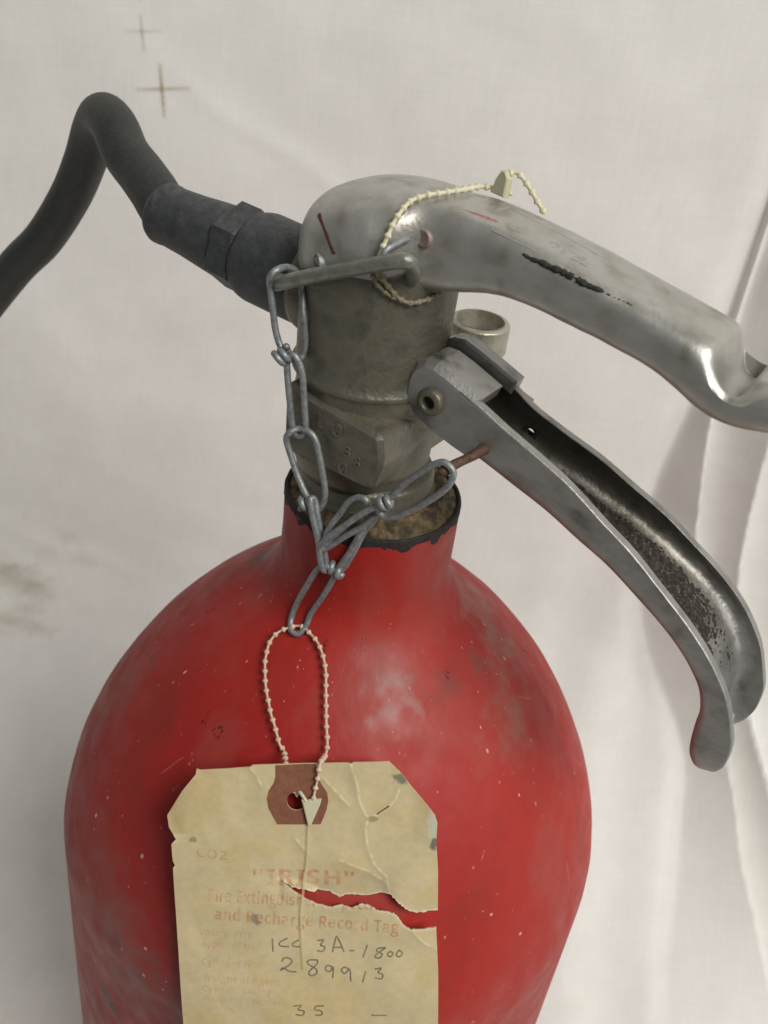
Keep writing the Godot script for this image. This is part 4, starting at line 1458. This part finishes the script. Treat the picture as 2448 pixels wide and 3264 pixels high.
const PXMM := 17.0
func tag_picture() -> ImageTexture:
	var w := int(54.0 * PXMM)
	var h := int(106.0 * PXMM)
	var img := Image.create(w, h, false, Image.FORMAT_RGB8)
	var ink := PackedFloat32Array()
	ink.resize(w * h)
	var pen := PackedFloat32Array()
	pen.resize(w * h)
	# print, faded orange: text, left end x, baseline y, height, turn, strength, width
	var lines := [["CO2", -20.6, -5.9, 1.9, -0.10, 0.75, 6.0, false], ["\"IRISH\"", -9.8, -11.6, 3.4, -0.02, 0.95, 19.4, false], ["Fire Extinguisher Inspection", -18.4, -14.8, 2.5, -0.055, 0.85, 34.6, false], ["and Recharge Record Tag", -17.4, -18.7, 2.5, -0.072, 0.95, 35.6, false],
		["Underwriters", -20.3, -22.0, 1.5, -0.05, 0.55, 10.0, false], ["Approved No.", -20.0, -24.4, 1.5, -0.06, 0.6, 10.8, false], ["Cylinder No.", -20.1, -28.2, 1.5, -0.05, 0.6, 11.4, false], ["Weight of Agent", -19.9, -31.6, 1.4, -0.05, 0.5, 15.0, false], ["Cylinder Empty", -20.0, -33.8, 1.4, -0.05, 0.5, 13.4, false], ["Weight of Cylinder", -20.0, -35.8, 1.3, -0.05, 0.5, 15.2, false], ["Full lbs.", -20.1, -38.0, 1.3, -0.05, 0.45, 6.5, false]]
	for l in lines:
		print_text(ink, w, h, l[0], l[1], l[2], l[3], l[4], l[5], l[6], l[7])
	# pencilled figures as strokes
	var strokes := [
		[Vector2(-6.2, -22.6), Vector2(-6.1, -25.1)], [Vector2(-3.4, -22.4), Vector2(-4.8, -23.3), Vector2(-4.6, -24.0), Vector2(-3.1, -24.1)], [Vector2(-1.2, -22.7), Vector2(-2.3, -23.5), Vector2(-2.0, -24.0), Vector2(-0.9, -24.1)],
		[Vector2(2.6, -22.9), Vector2(3.7, -22.8), Vector2(3.1, -23.8), Vector2(3.9, -24.3), Vector2(3.5, -25.1), Vector2(2.5, -25.0)],
		[Vector2(5.4, -25.2), Vector2(6.0, -22.6), Vector2(6.4, -22.3), Vector2(7.6, -25.1)], [Vector2(5.5, -24.3), Vector2(7.3, -24.3)], [Vector2(8.8, -24.9), Vector2(9.5, -24.9)],
		[Vector2(12.1, -23.8), Vector2(11.3, -26.2)],
		[Vector2(15.6, -24.3), Vector2(14.2, -24.4), Vector2(14.0, -25.0), Vector2(15.0, -25.6), Vector2(14.4, -26.4), Vector2(13.6, -26.1), Vector2(14.4, -25.2), Vector2(15.6, -24.4)], [Vector2(16.6, -25.1), Vector2(16.0, -25.7), Vector2(16.5, -26.2), Vector2(17.1, -25.6), Vector2(16.6, -25.1)], [Vector2(18.2, -25.0), Vector2(17.7, -25.8), Vector2(18.3, -26.3), Vector2(18.9, -25.6), Vector2(18.3, -24.9)],
		[Vector2(-4.4, -27.2), Vector2(-3.9, -26.5), Vector2(-2.8, -26.7), Vector2(-2.6, -27.6), Vector2(-4.6, -29.1), Vector2(-4.2, -28.6), Vector2(-3.0, -29.3), Vector2(-1.7, -29.4)],
		[Vector2(2.4, -26.9), Vector2(0.9, -26.9), Vector2(0.6, -27.7), Vector2(2.2, -28.8), Vector2(2.2, -29.8), Vector2(1.2, -30.2), Vector2(0.8, -29.4), Vector2(2.3, -27.8), Vector2(2.5, -26.9)],
		[Vector2(5.4, -28.3), Vector2(4.4, -28.0), Vector2(4.0, -28.8), Vector2(4.8, -29.3), Vector2(5.5, -28.4), Vector2(5.4, -30.5)], [Vector2(8.6, -28.6), Vector2(7.6, -28.3), Vector2(7.1, -29.0), Vector2(7.8, -29.6), Vector2(8.7, -28.7), Vector2(8.9, -31.2)],
		[Vector2(11.8, -29.3), Vector2(11.2, -31.4)], [Vector2(13.7, -28.7), Vector2(14.8, -28.5), Vector2(14.2, -29.4), Vector2(15.1, -29.9), Vector2(14.8, -30.8), Vector2(13.7, -30.6)],
		[Vector2(-2.2, -36.8), Vector2(-0.8, -36.7), Vector2(-1.4, -37.6), Vector2(-0.3, -38.0), Vector2(-0.6, -38.9), Vector2(-1.8, -38.7)], [Vector2(3.5, -36.8), Vector2(2.1, -36.9), Vector2(1.9, -37.7), Vector2(3.0, -37.9), Vector2(3.2, -38.7), Vector2(2.0, -38.9)], [Vector2(13.0, -38.8), Vector2(15.8, -39.0)]]
	for s in strokes:
		draw_stroke(pen, w, h, s)
	var f := FastNoiseLite.new()
	f.seed = 90
	f.frequency = 1.0
	f.fractal_octaves = 4
	for j in h:
		for i in w:
			var u := i / PXMM - 27.0
			var v := 14.0 - j / PXMM
			var big := f.get_noise_2d(u * 0.07, v * 0.07)
			var mid := f.get_noise_2d(u * 0.5 + 30.0, v * 0.5)
			var fine := f.get_noise_2d(u * 5.0, v * 5.0 + 60.0)
			var c := Color(0.55, 0.455, 0.275)
			c = c.lerp(Color(0.48, 0.41, 0.25), clampf(0.4 + big * 0.9, 0.0, 0.8))
			c = c.lerp(Color(0.52, 0.395, 0.18), clampf((f.get_noise_2d(u * 0.05 + 9.0, v * 0.05 - 4.0) - 0.1) * 1.6 + smoothstep(-30.0, -42.0, v) * 0.25, 0.0, 0.5))
			c *= 1.0 + 0.10 * mid + 0.06 * fine
			if fine > 0.42 and mid > 0.05:
				c = c.lerp(Color(0.22, 0.17, 0.09), 0.5)
			# rubbed, paler creases
			var cd := crease_distance(Vector2(u, v))
			if cd < 0.36:
				c = c.lerp(Color(0.68, 0.60, 0.42), (1.0 - cd / 0.36) * clampf(0.55 + mid, 0.1, 0.9))
			elif cd < 1.3:
				c = c.lerp(Color(0.34, 0.28, 0.15), (1.3 - cd) * 0.22 * clampf(0.6 + 1.5 * mid, 0.0, 1.2))
			# dark scuffs at the right chamfer, pale bare card beside them, a whitish chip at the left edge
			c = c.lerp(Color(0.10, 0.11, 0.09), blot(u, v, 18.6, 10.2, 1.5, 1.1, mid) * 0.75)
			c = c.lerp(Color(0.52, 0.52, 0.40), blot(u, v, 24.6, 0.8, 1.1, 3.0, mid) * 0.9)
			c = c.lerp(Color(0.09, 0.10, 0.10), blot(u, v, 25.0, -3.4, 0.9, 1.3, mid) * 0.85)
			c = c.lerp(Color(0.62, 0.55, 0.34), blot(u, v, -24.0, -2.4, 1.5, 0.9, mid) * 0.9)
			c = c.lerp(Color(0.17, 0.13, 0.08), blot(u, v, -21.0, -2.4, 0.9, 0.55, mid) * 0.6)
			c = c.lerp(Color(0.16, 0.13, 0.12), blot(u, v, -9.6, -18.6, 1.1, 0.9, mid) * 0.7)
			c = c.lerp(Color(0.20, 0.16, 0.08), blot(u, v, 12.9, 2.0, 1.2, 0.5, mid) * 0.6)
			c = c.lerp(Color(0.03, 0.02, 0.015), (0.9 if Geometry2D.get_closest_point_to_segment(Vector2(u, v), Vector2(14.0, 3.0), Vector2(16.2, 4.6)).distance_to(Vector2(u, v)) < 0.14 else 0.0))
			if u > -6.5 and v < -8.5 and v > -22.5:
				var td := lip_distance(Vector2(u, v))
				var wide := 0.42 + 0.5 * absf(mid)
				if td < wide:
					c = c.lerp(Color(0.70, 0.63, 0.47), (1.0 - td / wide) * 0.85)
			var fade := clampf(0.62 + 0.9 * f.get_noise_2d(u * 0.35, v * 0.35 + 11.0) + 0.25 * fine, 0.08, 1.0)
			c = c.lerp(Color(0.40, 0.115, 0.03), ink[j * w + i] * fade * 0.6)
			var worn_pen := clampf(0.75 + 0.5 * fine + 0.3 * mid, 0.15, 1.0)
			c = c.lerp(Color(0.055, 0.065, 0.05), pen[j * w + i] * worn_pen * 0.95)
			img.set_pixel(i, j, c.linear_to_srgb())
	return ImageTexture.create_from_image(img)


func blot(u: float, v: float, x: float, y: float, a: float, b: float, rough: float) -> float:
	if absf(u - x) > a * 3.0 or absf(v - y) > b * 3.0:
		return 0.0
	var d := pow((u - x) / a, 2.0) + pow((v - y) / b, 2.0)
	return 1.0 - smoothstep(0.35, 1.7, d + rough * 1.4)


func print_text(ink: PackedFloat32Array, w: int, h: int, text: String, x: float, y: float, size: float, turn: float, strength: float, width: float, serif: bool) -> void:
	var tm := text_mesh(text, serif)
	var arr := tm.surface_get_arrays(0)
	var v: PackedVector3Array = arr[Mesh.ARRAY_VERTEX]
	var nn: PackedVector3Array = arr[Mesh.ARRAY_NORMAL]
	var id = arr[Mesh.ARRAY_INDEX]
	var box := tm.get_aabb()
	var cap := 32.0 * 0.1 * 0.72
	var base := text_base()
	var kx := width / box.size.x
	var ky := size / cap
	var idx := PackedInt32Array()
	if id == null or id.size() == 0:
		idx = PackedInt32Array(range(v.size()))
	else:
		idx = id
	for t in range(0, idx.size(), 3):
		if nn[idx[t]].z < 0.5 or nn[idx[t + 1]].z < 0.5:
			continue
		var q := []
		for k in 3:
			var p := v[idx[t + k]]
			var r := Vector2((p.x - box.position.x) * kx, (p.y - base) * ky).rotated(turn) + Vector2(x, y)
			q.append(Vector2((r.x + 27.0) * PXMM, (14.0 - r.y) * PXMM))
		var lo: Vector2 = q[0].min(q[1]).min(q[2])
		var hi: Vector2 = q[0].max(q[1]).max(q[2])
		for j in range(maxi(0, int(lo.y)), mini(h - 1, int(hi.y) + 1) + 1):
			for i in range(maxi(0, int(lo.x)), mini(w - 1, int(hi.x) + 1) + 1):
				if Geometry2D.point_is_inside_triangle(Vector2(i + 0.5, j + 0.5), q[0], q[1], q[2]):
					ink[j * w + i] = strength


var base_y := INF
func text_base() -> float:      # where the letters of a text stand: the foot of an H
	if base_y == INF:
		base_y = text_mesh("H").get_aabb().position.y
	return base_y


func draw_stroke(pen: PackedFloat32Array, w: int, h: int, s: Array) -> void:
	var p3 := []
	for p in s:
		p3.append(Vector3(p.x, p.y, 0))
	var line := spline(p3, 5) if s.size() > 2 else p3
	for a in line.size() - 1:
		var p := Vector2(line[a].x, line[a].y)
		var q := Vector2(line[a + 1].x, line[a + 1].y)
		var n := maxi(2, int(p.distance_to(q) * PXMM))
		for k in n + 1:
			var c := p.lerp(q, float(k) / n)
			var cx := (c.x + 27.0) * PXMM
			var cy := (14.0 - c.y) * PXMM
			for j in range(int(cy) - 5, int(cy) + 6):
				for i in range(int(cx) - 5, int(cx) + 6):
					if i < 0 or j < 0 or i >= w or j >= h:
						continue
					var d := Vector2(i + 0.5 - cx, j + 0.5 - cy).length()
					pen[j * w + i] = maxf(pen[j * w + i], 1.0 - smoothstep(1.5, 3.9, d))
